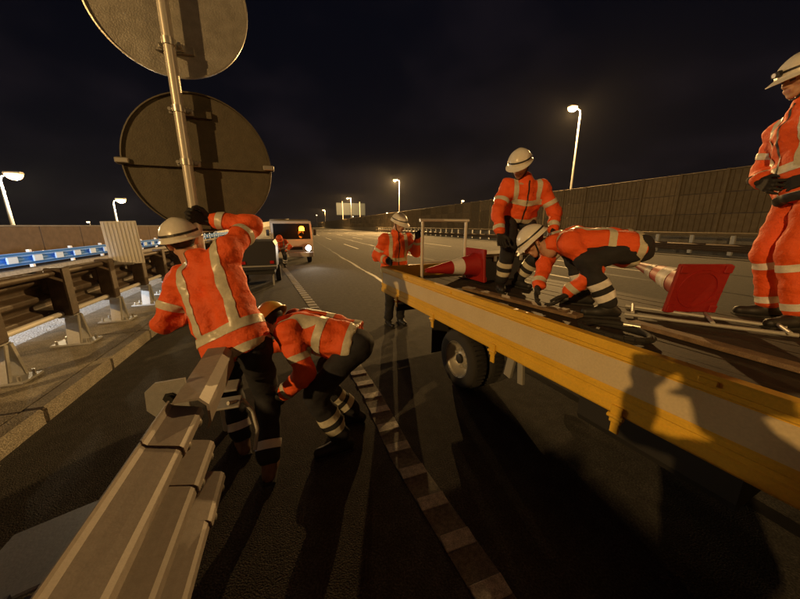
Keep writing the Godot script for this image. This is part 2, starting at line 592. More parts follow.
# P: all points in world space; the person's node stands at P.base
func person(P: Dictionary) -> Node3D:
	var root := thing("person", P.label, "person", P.base, 0.0, P.get("group", ""))
	var B: Vector3 = P.base
	var pel: Vector3 = P.pelvis - B
	var neck: Vector3 = P.neck - B
	var spine := (neck - pel).normalized()
	var rt: Vector3 = P.right.normalized()
	rt = (rt - spine * rt.dot(spine) * 0.8).normalized()
	var hr: Vector3 = P.get("hip_right", P.right).normalized()
	var fwd := spine.cross(rt).normalized()   # the chest's front
	var sc: float = P.get("size", 1.0)
	var cell: float = P.get("cell", 0.0155)
	var sh := {}
	var el := {}
	var wr := {}
	var hp := {}
	var kn := {}
	var an := {}
	var fdir := {}
	for s in ["r", "l"]:
		var g := 1.0 if s == "r" else -1.0
		var w: Vector3 = P["wrist_" + s] - B
		var raise := clampf((w - neck).normalized().dot(spine), -0.2, 1.0) * 0.05
		sh[s] = neck - spine * (0.055 - raise) * sc + rt * g * 0.185 * sc
		var r := ik(sh[s], w, 0.285 * sc, 0.26 * sc, P.get("elbow_" + s, -fwd))
		el[s] = r[0]; wr[s] = r[1]
		hp[s] = pel + hr * g * 0.088 * sc - spine * 0.02
		var r2 := ik(hp[s], P["ankle_" + s] - B, 0.42 * sc, 0.41 * sc, P.get("knee_" + s, fwd))
		kn[s] = r2[0]; an[s] = r2[1]
		fdir[s] = P.get("toe_" + s, Vector3(fwd.x, 0, fwd.z)).normalized()
	var hc: Vector3 = P.head - B
	var face: Vector3 = P.face.normalized()
	var hz := -face
	var hup: Vector3 = P.get("head_up", Vector3.UP)
	var hx := hup.cross(hz).normalized()
	var hb := Basis(hx, hz.cross(hx), hz)
	var hxf := Transform3D(hb.scaled(Vector3.ONE * sc), hc)
	# ---- the body itself, neck and head, one continuous figure
	var body := MB.new()
	body.colour = Color(0.50, 0.29, 0.19)
	var bb := []
	var head_base: Vector3 = hc - hb.y * 0.09 * sc + hb.z * 0.03 * sc
	bb.append(bone(neck - spine * 0.05, head_base, 0.062 * sc, 0.055 * sc))
	for g in [-1.0, 1.0]:
		bb.append(bone(neck - spine * 0.10 + rt * g * 0.075, pel + hr * g * 0.06, 0.085, 0.09))
	for s in ["r", "l"]:
		bb.append(bone(neck - spine * 0.06, sh[s], 0.06, 0.055))
		bb.append(bone(sh[s], el[s], 0.045, 0.038))
		bb.append(bone(el[s], wr[s], 0.038, 0.028))
		bb.append(bone(hp[s], kn[s], 0.075, 0.05))
		bb.append(bone(kn[s], an[s], 0.048, 0.036))
	pour(sdf(bb, 0.022, 0.04), body)
	pour(HEAD, body, hxf)
	obj("body", body, MATS.skin, root)
	# ---- trousers
	var tb := []
	var lm: Material = MATS[P.get("trousers", "navy_cloth")]
	for s in ["r", "l"]:
		var g := 1.0 if s == "r" else -1.0
		tb.append(bone(pel + spine * 0.05 + hr * g * 0.05, hp[s], 0.090, 0.108, 1))
		tb.append(bone(hp[s], kn[s], 0.102 * sc, 0.076 * sc, 2 if s == "r" else 3))
		tb.append(bone(kn[s], an[s] + (kn[s] - an[s]).normalized() * 0.05, 0.076 * sc, 0.070 * sc, 4 if s == "r" else 5))
	var TS := sdf(tb, cell, 0.035, 0.016, 11 + int(P.pelvis.x * 37.0))
	var tm := MB.new()
	pour(TS, tm)
	var trousers := obj("trousers", tm, lm, root)
	var tmat: Material = MATS[P.get("leg_tape", "white_tape")]
	for s in ["r", "l"]:
		var shin: Vector3 = (kn[s] - an[s]).normalized()
		for h in P.get("leg_bands", [0.14, 0.24]):
			var m := MB.new()
			strip(TS, [4 if s == "r" else 5], func(p): return (p - an[s]).dot(shin), h - 0.025, h + 0.028, m)
			if m.v.size() > 0: obj("reflective_band", m, tmat, trousers)
	# ---- boots
	for s in ["r", "l"]:
		var q := []
		var a: Vector3 = an[s]
		var f: Vector3 = fdir[s]
		var shin: Vector3 = (kn[s] - a).normalized()
		q.append(bone(a + shin * 0.10, a - Vector3.UP * 0.01, 0.056, 0.046, 1))
		q.append(bone(a - Vector3.UP * 0.045 - f * 0.045, a - Vector3.UP * 0.05 + f * 0.07, 0.040, 0.040, 1))
		q.append(bone(a - Vector3.UP * 0.052 + f * 0.06, a - Vector3.UP * 0.056 + f * 0.165, 0.042, 0.036, 1, [a - Vector3.UP * 0.092, Vector3.DOWN]))
		var m := MB.new()
		pour(sdf(q, 0.012, 0.03), m)
		var boot := obj("boot", m, MATS[P.get("boots", "boot_black")], root)
		var so := MB.new()
		so.box(a - Vector3.UP * 0.086 + f * 0.06, Vector3(0.082, 0.018, 0.27), look(f), 0.006)
		obj("sole", so, MATS.rubber, boot)
	# ---- jacket
	var jb := []
	var hem: Vector3 = pel - spine * P.get("hem", 0.07)
	var hemclip := [hem, -spine]
	for g in [-1.0, 1.0]:
		jb.append(bone(neck - spine * 0.13 * sc + rt * g * 0.088 * sc - fwd * 0.012, pel + hr * g * 0.074 * sc - spine * 0.16, 0.118 * sc, 0.136 * sc, 1, hemclip))
		jb.append(bone(neck - spine * 0.06 * sc, neck - spine * 0.085 * sc + rt * g * 0.13 * sc, 0.078 * sc, 0.085 * sc, 1))
	jb.append(bone(neck - spine * 0.16 + fwd * 0.03, pel + fwd * 0.035, 0.115 * sc, 0.125 * sc, 1, hemclip))
	jb.append(bone(neck - spine * 0.03, neck + (head_base - neck).normalized() * 0.035, 0.076 * sc, 0.068 * sc, 1))
	for s in ["r", "l"]:
		var gi := 2 if s == "r" else 3
		jb.append(bone(sh[s] - rt * (0.03 if s == "r" else -0.03), sh[s], 0.082 * sc, 0.080 * sc, gi))
		jb.append(bone(sh[s], el[s], 0.078 * sc, 0.064 * sc, gi))
		jb.append(bone(el[s], wr[s] - (wr[s] - el[s]).normalized() * 0.03, 0.064 * sc, 0.052 * sc, gi + 2))
	var JS := sdf(jb, cell, 0.036, 0.022, 31 + int(P.pelvis.z * 53.0))
	var jm := MB.new()
	pour(JS, jm)
	var jacket := obj("jacket", jm, MATS.hi_vis, root)
	var tape: Material = MATS[P.get("tape", "tape")]
	var H := func(p): return (p - hem).dot(spine)
	var X := func(p): return (p - pel).dot(rt)
	for band in [[0.004, 0.054], P.get("chest_band", [0.20, 0.255])]:
		var m := MB.new()
		strip(JS, [1], H, band[0], band[1], m)
		if m.v.size() > 0: obj("reflective_band", m, tape, jacket)
	for g in [-1.0, 1.0]:
		var m := MB.new()
		var X1 := func(p): return (p - pel).dot(rt) * g
		strip(JS, [1, 2, 3], X1, 0.095, 0.145, m, H, P.get("chest_band", [0.20, 0.255])[1], 0.9)
		if m.v.size() > 0: obj("shoulder_strap", m, tape, jacket)
	for s in ["r", "l"]:
		var gi := 2 if s == "r" else 3
		var e: Vector3 = el[s]
		var wv: Vector3 = (wr[s] - e).normalized()
		var uv: Vector3 = (e - sh[s]).normalized()
		var m := MB.new()
		strip(JS, [gi + 2], func(p): return (p - e).dot(wv), 0.17, 0.215, m)
		if m.v.size() > 0: obj("sleeve_band", m, tape, jacket)
		m = MB.new()
		strip(JS, [gi], func(p): return (p - sh[s]).dot(uv), 0.15, 0.195, m)
		if m.v.size() > 0: obj("sleeve_band", m, tape, jacket)
	var zm := MB.new()
	strip(JS, [1], X, -0.007, 0.007, zm, func(p): return (p - pel).dot(fwd), 0.06, 0.5)
	if zm.v.size() > 0: obj("zip", zm, MATS.black_plastic, jacket)
	if P.has("belt"):
		var m := MB.new()
		strip(JS, [1], H, 0.0, 0.05, m, null, -9, 9, 0.012)
		obj("belt", m, MATS.black_plastic, root)
	# ---- gloves
	for s in ["r", "l"]:
		var m := MB.new()
		var dirv: Vector3 = P.get("hand_dir_" + s, wr[s] - el[s]).normalized()
		var palm: Vector3 = P.get("palm_" + s, fwd)       # the way the palm looks
		var hy := -(palm - dirv * palm.dot(dirv)).normalized()
		var hzz := dirv.cross(hy)
		# thumb side: for the right hand x=fingers, y=back, z=thumb is a left-handed match, so mirror one of them
		var want: Vector3 = P.get("thumb_" + s, Vector3.UP)
		var flip := false
		if hzz.dot(want) < 0.0:
			flip = true
		var bs := Basis(dirv, hy, -hzz if flip else hzz)
		pour(HANDS[P.get("hand_" + s, "relaxed")], m, Transform3D(bs, wr[s]), flip)
		obj("glove", m, MATS[P.get("gloves", "glove")], root)
	# ---- helmet
	helmet(root, hxf, P)
	return root

func helmet(root: Node3D, xf: Transform3D, P: Dictionary) -> void:
	var m := MB.new()
	var K := 36
	var R := 10
	var base := Vector3(0, 0.028, 0.008)
	var pt := func(i: int, j: int, grow: float) -> Vector3:
		var t := TAU * i / K
		var f := (PI / 2) * j / R
		var rx := 0.112 + grow
		var rz := 0.137 + grow
		var ridge := 0.006 * exp(-pow(sin(t) * 0.137 * cos(f) / 0.03, 2)) * sin(f)
		var x := sin(t)
		return base + Vector3(sin(t) * rx * cos(f), (0.122 + grow + ridge) * sin(f), -cos(t) * rz * cos(f)) if x != 99.0 else base
	for i in K:
		for j in R:
			var a: Vector3 = pt.call(i, j, 0.0)
			var b: Vector3 = pt.call(i, j + 1, 0.0)
			var c: Vector3 = pt.call(i + 1, j + 1, 0.0)
			var d: Vector3 = pt.call(i + 1, j, 0.0)
			var nr := func(p: Vector3) -> Vector3: return (xf.basis * ((p - base) / Vector3(0.0125, 0.0149, 0.0188))).normalized()
			m.trin(xf * a, xf * c, xf * b, nr.call(a), nr.call(c), nr.call(b))
			m.trin(xf * a, xf * d, xf * c, nr.call(a), nr.call(d), nr.call(c))
	var hm: Material = MATS[P.get("helmet", "helmet_white")]
	var shell := obj("helmet", m, hm, root)
	# brim: wider at the front
	var br := MB.new()
	for i in K:
		var t0 := TAU * i / K
		var t1 := TAU * (i + 1) / K
		var q := []
		for t in [t0, t1]:
			var front := pow(maxf(cos(t), 0.0), 1.5)
			var o := Vector3(sin(t) * 0.112, 0.0, -cos(t) * 0.137)
			var w := 0.012 + 0.038 * front
			var e := Vector3(sin(t) * (0.112 + w * 0.8), -0.006 - 0.018 * front, -cos(t) * (0.137 + w))
			q.append_array([base + o * 0.985 + Vector3(0, 0.006, 0), base + e, base + e - Vector3(0, 0.004, 0), base + o * 0.985 - Vector3(0, 0.006, 0)])
		for p in q.size(): q[p] = xf * q[p]
		br.quad(q[0], q[1], q[5], q[4])
		br.quad(q[1], q[2], q[6], q[5])
		br.quad(q[2], q[3], q[7], q[6])
	obj("brim", br, hm, shell)
	# dark band round the shell
	if P.get("stripe", true):
		var sm := MB.new()
		for i in K:
			var f := func(i2: int, h: float) -> Vector3:
				var t := TAU * i2 / K
				var cf := sqrt(1.0 - pow(h / 0.1235, 2))
				return xf * (base + Vector3(sin(t) * 0.1145 * cf, h, -cos(t) * 0.1395 * cf))
			sm.quad(f.call(i, 0.026), f.call(i, 0.040), f.call(i + 1, 0.040), f.call(i + 1, 0.026))
		obj("stripe", sm, MATS.black_plastic, shell)
	# chin strap
	var st := MB.new()
	for s in [-1.0, 1.0]:
		var path := [Vector3(s * 0.098, 0.03, -0.01), Vector3(s * 0.083, -0.03, -0.02), Vector3(s * 0.062, -0.082, -0.035), Vector3(s * 0.02, -0.118, -0.052), Vector3(0, -0.121, -0.054)]
		for j in path.size() - 1:
			st.cyl(xf * path[j], xf * path[j + 1], 0.006, 0.006, 6)
	obj("chin_strap", st, MATS.black_plastic, shell)
	if P.get("headlamp", false):
		var l := MB.new()
		l.box(xf * Vector3(0, 0.062, -0.139), Vector3(0.055, 0.036, 0.030), xf.basis, 0.006)
		var lo := obj("headlamp", l, MATS.black_plastic, shell)
		var l2 := MB.new()
		l2.cyl(xf * Vector3(0, 0.062, -0.152), xf * Vector3(0, 0.062, -0.158), 0.014, 0.014, 16)
		obj("lens", l2, MATS.bolt, lo)

# ---------------------------------------------------------------- street lamps
func street_lamp(at: Vector3, head: Vector3, reach: float, label: String, energy: float, group: String, tint := Color(1.0, 0.60, 0.24), gm := "lamp_glass", size := 1.8) -> Node3D:
	# at: foot of the pole; head: where the luminaire hangs
	var t := thing("street_lamp", label, "street lamp", at, 0.0, group)
	var h := head - at
	var pole := MB.new()
	pole.cyl(Vector3.ZERO, Vector3(0, 0.5, 0), 0.13, 0.12, 12)
	pole.cyl(Vector3(0, 0.5, 0), Vector3(0, h.y - 0.35, 0), 0.10, 0.065, 12)
	obj("pole", pole, MATS.galvanised, t)
	var foot := MB.new()
	foot.box(Vector3(0, 0.015, 0), Vector3(0.42, 0.03, 0.42), Basis.IDENTITY, 0.008)
	obj("base_plate", foot, MATS.galvanised, t)
	var arm := MB.new()
	var side := Vector3(h.x, 0, h.z)
	var u := side.normalized() if side.length() > 0.01 else Vector3(reach, 0, 0).normalized()
	arm.tube([Vector3(0, h.y - 0.4, 0), Vector3(0, h.y - 0.1, 0) + u * 0.08, Vector3(0, h.y + 0.06, 0) + side * 0.75 ], 0.05, 10)
	obj("arm", arm, MATS.galvanised, t)
	var hs := MB.new()
	var bs := look(u)
	var sec := [Vector2(-0.17, 0.0), Vector2(-0.19, 0.05), Vector2(-0.12, 0.13), Vector2(0.12, 0.13), Vector2(0.19, 0.05), Vector2(0.17, 0.0)]
	hs.sweep(sec, h - u * 0.36 + Vector3(0, 0.03, 0), bs, 0.72)
	var hsg := obj("lamp_head", hs, MATS.galvanised, t)
	var gl := MB.new()
	var prof := []
	for i in 7:
		var a := PI / 2 * i / 6.0
		prof.append(Vector2(0.20 * sin(a) * size, -0.17 * cos(a) * size))
	gl.lathe(h + Vector3(0, 0.028, 0), Vector3.UP, prof, 20)
	obj("lamp_glass", gl, MATS[gm], hsg)
	if energy > 0.0:
		var l := OmniLight3D.new()
		l.light_color = tint
		l.light_energy = energy
		l.light_size = 0.16
		l.omni_range = 400.0
		l.omni_attenuation = 2.0
		l.shadow_enabled = true
		l.name = "lamp_light"
		t.add_child(l)
		l.position = h + Vector3(0, -0.45, 0)
	return t

# ---------------------------------------------------------------- guard rails
func wave(n_waves: int, height: float, depth: float, thick: float) -> Array:
	# cross-section of a corrugated rail: x = depth (towards +x), y from 0 (bottom) to height; clockwise closed strip
	var front := []
	var st := n_waves * 14
	for i in st + 1:
		var t := float(i) / st
		var ph := t * n_waves * TAU
		var w := 0.5 - 0.5 * cos(ph)
		w = clampf((w - 0.5) * 1.3 + 0.5, 0.0, 1.0)
		front.append(Vector2(w * depth, t * height))
	var sec := []
	for i in range(st, -1, -1): sec.append(front[i] + Vector2(thick, 0))
	for i in st + 1: sec.append(front[i])
	return sec

func near_guardrail() -> void:
	# the rail that ends beside the workers: three-wave beam, one post with its block, end plate
	var g := thing("guardrail", "near grey corrugated guardrail ending in a bolted plate beside the workers", "guardrail", Vector3(-0.44, 0, -1.75))
	var beam := MB.new()
	var z1 := 4.2
	beam.sweep(wave(3, 0.48, 0.095, 0.004), Vector3(-0.012, 0.40, 0.46), Basis.from_euler(Vector3(0, 0, 0.12)), z1)
	obj("beam", beam, MATS.rail_paint, g)
	# overlapping joint and the end piece beyond it
	var cap := MB.new()
	cap.sweep(wave(3, 0.49, 0.100, 0.005), Vector3(-0.009, 0.395, 0.44), Basis.from_euler(Vector3(0, 0, 0.12)), 0.24)
	obj("joint_cover", cap, MATS.rail_paint, g)
	var tip := MB.new()
	var tip_sec := [Vector2(-0.05, 0.86), Vector2(-0.045, 0.885), Vector2(0.045, 0.885), Vector2(0.075, 0.85), Vector2(0.075, 0.77), Vector2(0.06, 0.74), Vector2(0.055, 0.745), Vector2(0.066, 0.775), Vector2(0.066, 0.845), Vector2(0.04, 0.875), Vector2(-0.04, 0.875)]
	tip.sweep(tip_sec, Vector3(0, 0, -0.10), Basis.IDENTITY, 0.56)
	obj("end_shoe", tip, MATS.rail_paint, g)
	for z in [0.49, 0.63]:
		for k in 3:
			var bt := MB.new()
			var yy: float = 0.47 + k * 0.163
			bt.lathe(Vector3(0.085 - 0.12 * (yy - 0.40), yy, z), Vector3(1, 0.1, 0), [Vector2(0.019, 0), Vector2(0.016, 0.008), Vector2(0.008, 0.012), Vector2(0, 0.013)], 10)
			obj("bolt", bt, MATS.bolt, g)
	# hexagonal end plate standing across the rail
	var plate := MB.new()
	var ps := [Vector2(-0.06, 0.73), Vector2(-0.185, 0.745), Vector2(-0.215, 0.785), Vector2(-0.21, 0.87), Vector2(-0.17, 0.905), Vector2(-0.06, 0.91)]
	plate.sweep(ps, Vector3(0.02, 0, 0.30), Basis.IDENTITY, 0.012)
	var po := obj("end_plate", plate, MATS.galvanised, g)
	var bm := MB.new()
	bm.lathe(Vector3(-0.105, 0.83, 0.312), Vector3(0, 0, 1), [Vector2(0.026, 0), Vector2(0.026, 0.006), Vector2(0.017, 0.006), Vector2(0.017, 0.02), Vector2(0.0, 0.02)], 6, true)
	obj("bolt", bm, MATS.chassis, po)
	# near splice plate whose bracket runs out to the left
	var br := MB.new()
	br.box(Vector3(-0.17, 0.80, 0.94), Vector3(0.26, 0.012, 0.22), Basis.from_euler(Vector3(0, 0, 0.25)), 0.004)
	br.box(Vector3(-0.17, 0.68, 1.03), Vector3(0.26, 0.19, 0.012), Basis.from_euler(Vector3(0, 0, 0.05)), 0.004)
	obj("bracket", br, MATS.galvanised, g)
	for z in [1.12, 3.1]:
		var post := MB.new()
		var H := [Vector2(-0.06, -0.05), Vector2(-0.06, 0.05), Vector2(-0.052, 0.05), Vector2(-0.052, 0.005), Vector2(0.052, 0.005), Vector2(0.052, 0.05), Vector2(0.06, 0.05), Vector2(0.06, -0.05), Vector2(0.052, -0.05), Vector2(0.052, -0.005), Vector2(-0.052, -0.005), Vector2(-0.052, -0.05)]
		post.sweep(H, Vector3(-0.20, 0.0, z), Basis(Vector3(1, 0, 0), Vector3(0, 0, -1), Vector3(0, 1, 0)), 0.84)
		var p := obj("post", post, MATS.galvanised, g)
		var blk := MB.new()
		blk.box(Vector3(-0.09, 0.64, z), Vector3(0.10, 0.34, 0.14), Basis.IDENTITY, 0.008)
		obj("spacer_block", blk, MATS.galvanised, p)
	# wire cable running off the end into the ground
	var cable := MB.new()
	cable.tube([Vector3(0.05, 0.62, 0.06), Vector3(0.11, 0.58, -0.02), Vector3(0.15, 0.50, -0.02), Vector3(0.17, 0.40, 0.02), Vector3(0.15, 0.30, 0.06)], 0.011, 8)
	obj("cable", cable, MATS.galvanised, g)
	for y in [0.60, 0.70]:
		obj("lug", bx(Vector3(0.15, 0.012, 0.12), 0.003, Vector3(0.03, y, 0.02)), MATS.galvanised, g)

func post_barrier() -> void:
	# brown steel barrier on the verge: posts on splayed pale feet, beams behind, a pale tube below
	var t := thing("steel_barrier", "brown steel post barrier with pale splayed feet on the concrete verge", "barrier", Vector3(-2.66, 0.12, -3.7))
	var zs := [0.0, -1.05, -2.05, -3.1, -4.1, -5.2, -6.3, -7.4, -8.6, -9.8, -11.0, -12.2, -13.5, -14.8, -16.1]
	var pm := MB.new()
	pm.box(Vector3(0, 0.66, 0), Vector3(0.17, 0.58, 0.15), Basis.IDENTITY, 0.012)
	var post_mesh := pm.mesh(MATS.brown_steel)
	var fm := MB.new()
	for s in [-1.0, 1.0]:
		fm.box(Vector3(0.0, 0.185, s * 0.065), Vector3(0.13, 0.36, 0.045), Basis.from_euler(Vector3(-s * 0.20, 0, 0)), 0.006)
	fm.box(Vector3(-0.04, 0.355, 0), Vector3(0.16, 0.03, 0.13), Basis.IDENTITY, 0.004)
	var foot_mesh := fm.mesh(MATS.galvanised)
	var plate_mesh := bx(Vector3(0.40, 0.022, 0.26), 0.005).mesh(MATS.galvanised)
	var bolt_mb := MB.new()
	bolt_mb.cyl(Vector3.ZERO, Vector3(0, 0.045, 0), 0.014, 0.014, 6)
	var bolt_mesh := bolt_mb.mesh(MATS.bolt)
	for z in zs:
		piece("post", post_mesh, Vector3(0, 0, z), t)
		piece("foot", foot_mesh, Vector3(0.05, 0, z), t)
		var pl := piece("base_plate", plate_mesh, Vector3(0.02, 0.011, z), t)
		for sx in [-0.15, 0.15]:
			for sz in [-0.09, 0.09]:
				piece("bolt", bolt_mesh, Vector3(sx, 0.01, sz), pl)
	var beam := MB.new()
	beam.sweep(wave(3, 0.60, 0.075, 0.005), Vector3(-0.19, 0.31, -16.6), Basis.IDENTITY, 16.9)
	obj("beam", beam, MATS.brown_steel, t)
	var blk := bx(Vector3(0.08, 0.20, 0.12), 0.01).mesh(MATS.brown_steel)
	for z in zs: piece("spacer_block", blk, Vector3(-0.11, 0.74, z), t)
	var tube := MB.new()
	tube.cyl(Vector3(-0.02, 0.40, -16.6), Vector3(-0.02, 0.40, 0.3), 0.030, 0.030, 14)
	obj("tube_rail", tube, MATS.white_paint, t)
	var tube2 := MB.new()
	tube2.cyl(Vector3(0, 0.89, -16.6), Vector3(0, 0.89, 0.3), 0.035, 0.035, 14)
	obj("top_rail", tube2, MATS.brown_steel, t)

# ---------------------------------------------------------------- round signs on one pole
func round_signs() -> void:
	var t := thing("sign_post", "two round metal sign discs seen from behind on one slim pole", "traffic sign", Vector3(-0.585, 0, -2.41))
	var pole := MB.new()
	pole.cyl(Vector3(0, 0.004, 0), Vector3(0, 3.40, 0), 0.030, 0.030, 20)
	obj("pole", pole, MATS.pole_paint, t)
	var sets := [[Vector3(0.06, 1.94, -0.085), 0.425, "sign_brown", "dull brown disc"], [Vector3(0.01, 2.86, -0.085), 0.42, "sign_bare", "bare pale metal disc"]]
	for d in sets:
		var c: Vector3 = d[0]
		var r: float = d[1]
		var m := MB.new()
		m.lathe(c, Vector3(0, 0, 1), [Vector2(0, -0.003), Vector2(r, -0.003), Vector2(r + 0.004, 0.0), Vector2(r + 0.004, 0.012), Vector2(r - 0.004, 0.014), Vector2(r - 0.006, 0.001), Vector2(0, 0.001)], 64, true)
		var disc := obj("disc", m, MATS[d[2]], t)
		disc.set_meta("label", d[3])
		for dy in ([0.0, 0.30] if d[2] == "sign_brown" else [-0.27, 0.28]):
			var half: float = (r + 0.02) if dy == 0.0 else 0.10
			var b := MB.new()
			# hat-section rail across the back
			b.sweep([Vector2(-0.02, 0.0), Vector2(-0.02, 0.022), Vector2(0.02, 0.022), Vector2(0.02, 0.0)], Vector3(c.x - half, c.y + dy, c.z + 0.0025), Basis(Vector3(0, 1, 0), Vector3(0, 0, 1), Vector3(1, 0, 0)), half * 2.0)
			obj("cross_rail", b, MATS[d[2]], t)
			var cl := MB.new()
			cl.box(Vector3(0, c.y + dy, -0.048), Vector3(0.13, 0.035, 0.022), Basis.IDENTITY, 0.004)
			cl.lathe(Vector3(0, c.y + dy - 0.018, 0), Vector3.UP, [Vector2(0.031, 0), Vector2(0.036, 0), Vector2(0.036, 0.036), Vector2(0.031, 0.036)], 20, true)
			var co := obj("clamp", cl, MATS.bolt, t)
			for sx in [-0.05, 0.05]:
				var bo := MB.new()
				bo.cyl(Vector3(sx, c.y + dy, -0.04), Vector3(sx, c.y + dy, 0.0), 0.011, 0.011, 6)
				obj("bolt", bo, MATS.bolt, co)
			if dy == 0.0:
				for s in [-1.0, 1.0]:
					var e := MB.new()
					e.box(Vector3(c.x + s * (half - 0.03), c.y + dy, c.z + 0.034), Vector3(0.07, 0.030, 0.02), Basis.IDENTITY, 0.004)
					obj("rail_clip", e, MATS.bolt, t)

# ---------------------------------------------------------------- the flatbed truck
func wheel(parent: Node3D, at: Vector3, r: float, w: float, side: float) -> void:
	# axle along x; side -1: outer face looks to -x
	var tyre := MB.new()
	tyre.lathe(at, Vector3(1, 0, 0), [Vector2(r * 0.60, -w * 0.46), Vector2(r * 0.80, -w * 0.52), Vector2(r * 0.95, -w * 0.46), Vector2(r, -w * 0.36), Vector2(r, w * 0.36), Vector2(r * 0.95, w * 0.46), Vector2(r * 0.80, w * 0.52), Vector2(r * 0.60, w * 0.46)], 36)
	for k in 40:
		var a := TAU * k / 40
		tyre.box(at + Vector3(0, cos(a), sin(a)) * (r + 0.001), Vector3(w * 0.62, 0.008, r * 0.09), Basis(Vector3(1, 0, 0), -a + 0.0).orthonormalized())
	var wo := obj("wheel", tyre, MATS.rubber, parent)
	var rim := MB.new()
	rim.lathe(at, Vector3(side, 0, 0), [Vector2(0.0, w * 0.16), Vector2(r * 0.20, w * 0.16), Vector2(r * 0.24, w * 0.10), Vector2(r * 0.42, -w * 0.12), Vector2(r * 0.52, -w * 0.02), Vector2(r * 0.56, w * 0.30), Vector2(r * 0.62, w * 0.47), Vector2(r * 0.64, w * 0.47), Vector2(r * 0.62, w * 0.2)], 32)
	obj("rim", rim, MATS.wheel_steel, wo)
	var nuts := MB.new()
	for k in 6:
		var a := TAU * k / 6
		nuts.cyl(at + Vector3(side * w * 0.0, cos(a) * r * 0.30, sin(a) * r * 0.30), at + Vector3(side * w * 0.20, cos(a) * r * 0.30, sin(a) * r * 0.30), r * 0.045, r * 0.045, 6)
	obj("wheel_nuts", nuts, MATS.bolt, wo)
	var hub := MB.new()
	hub.lathe(at, Vector3(side, 0, 0), [Vector2(r * 0.17, w * 0.1), Vector2(r * 0.16, w * 0.30), Vector2(r * 0.10, w * 0.34), Vector2(0, w * 0.34)], 18)
	obj("hub", hub, MATS.chassis, wo)

const FLOOR := 0.85
const BW := 2.06
const BL := 4.35
const TRUCK_O := Vector3(1.16, 0, -4.0)
const TRUCK_TURN := 0.0907

func dropside(t: Node3D, called: String, o: Vector3, bas: Basis, length: float, hinges: int, y0 := 0.665) -> void:
	# bas.z runs along the side, bas.x points outwards
	# pressed yellow shell with a recessed middle panel
	var sec := [Vector2(-0.034, 0.335), Vector2(-0.030, 0.345), Vector2(0.018, 0.345), Vector2(0.024, 0.337), Vector2(0.024, 0.302), Vector2(0.017, 0.296), Vector2(0.017, 0.278), Vector2(0.010, 0.270),
		Vector2(0.010, 0.122), Vector2(0.017, 0.114), Vector2(0.017, 0.092), Vector2(0.012, 0.086), Vector2(0.012, 0.062), Vector2(0.020, 0.054), Vector2(0.022, 0.010), Vector2(0.016, 0.0), Vector2(-0.028, 0.0), Vector2(-0.034, 0.010)]
	var m := MB.new()
	m.sweep(sec, o + Vector3(0, y0, 0), bas, length)
	var ds := obj(called, m, MATS.truck_yellow, t)
	var cream := MB.new()
	cream.box(o + bas.x * 0.0115 + Vector3(0, y0 + 0.196, 0) + bas.z * length * 0.5, Vector3(0.004, 0.142, length - 0.06), bas, 0.001)
	var cb := obj("cream_panel", cream, MATS.truck_cream, ds)
	cb.set_meta("label", "cream painted middle panel")
	for k in hinges:
		var z := length * (k + 0.6) / hinges
		var h := MB.new()
		h.box(o + bas.x * 0.026 + Vector3(0, y0 + 0.002, 0) + bas.z * z, Vector3(0.014, 0.09, 0.055), bas, 0.004)
		h.box(o + bas.x * 0.020 + Vector3(0, y0 - 0.06, 0) + bas.z * z, Vector3(0.012, 0.075, 0.04), bas, 0.003)
		h.cyl(o + bas.x * 0.030 + Vector3(0, y0 - 0.008, 0) + bas.z * (z - 0.035), o + bas.x * 0.030 + Vector3(0, y0 - 0.008, 0) + bas.z * (z + 0.035), 0.012, 0.012, 10)
		obj("hinge", h, MATS.truck_yellow, ds)
		var hook := MB.new()
		hook.box(o + bas.x * 0.026 + Vector3(0, y0 + 0.318, 0) + bas.z * (z + 0.28), Vector3(0.012, 0.022, 0.06), bas, 0.004)
		obj("rope_hook", hook, MATS.truck_yellow, ds)

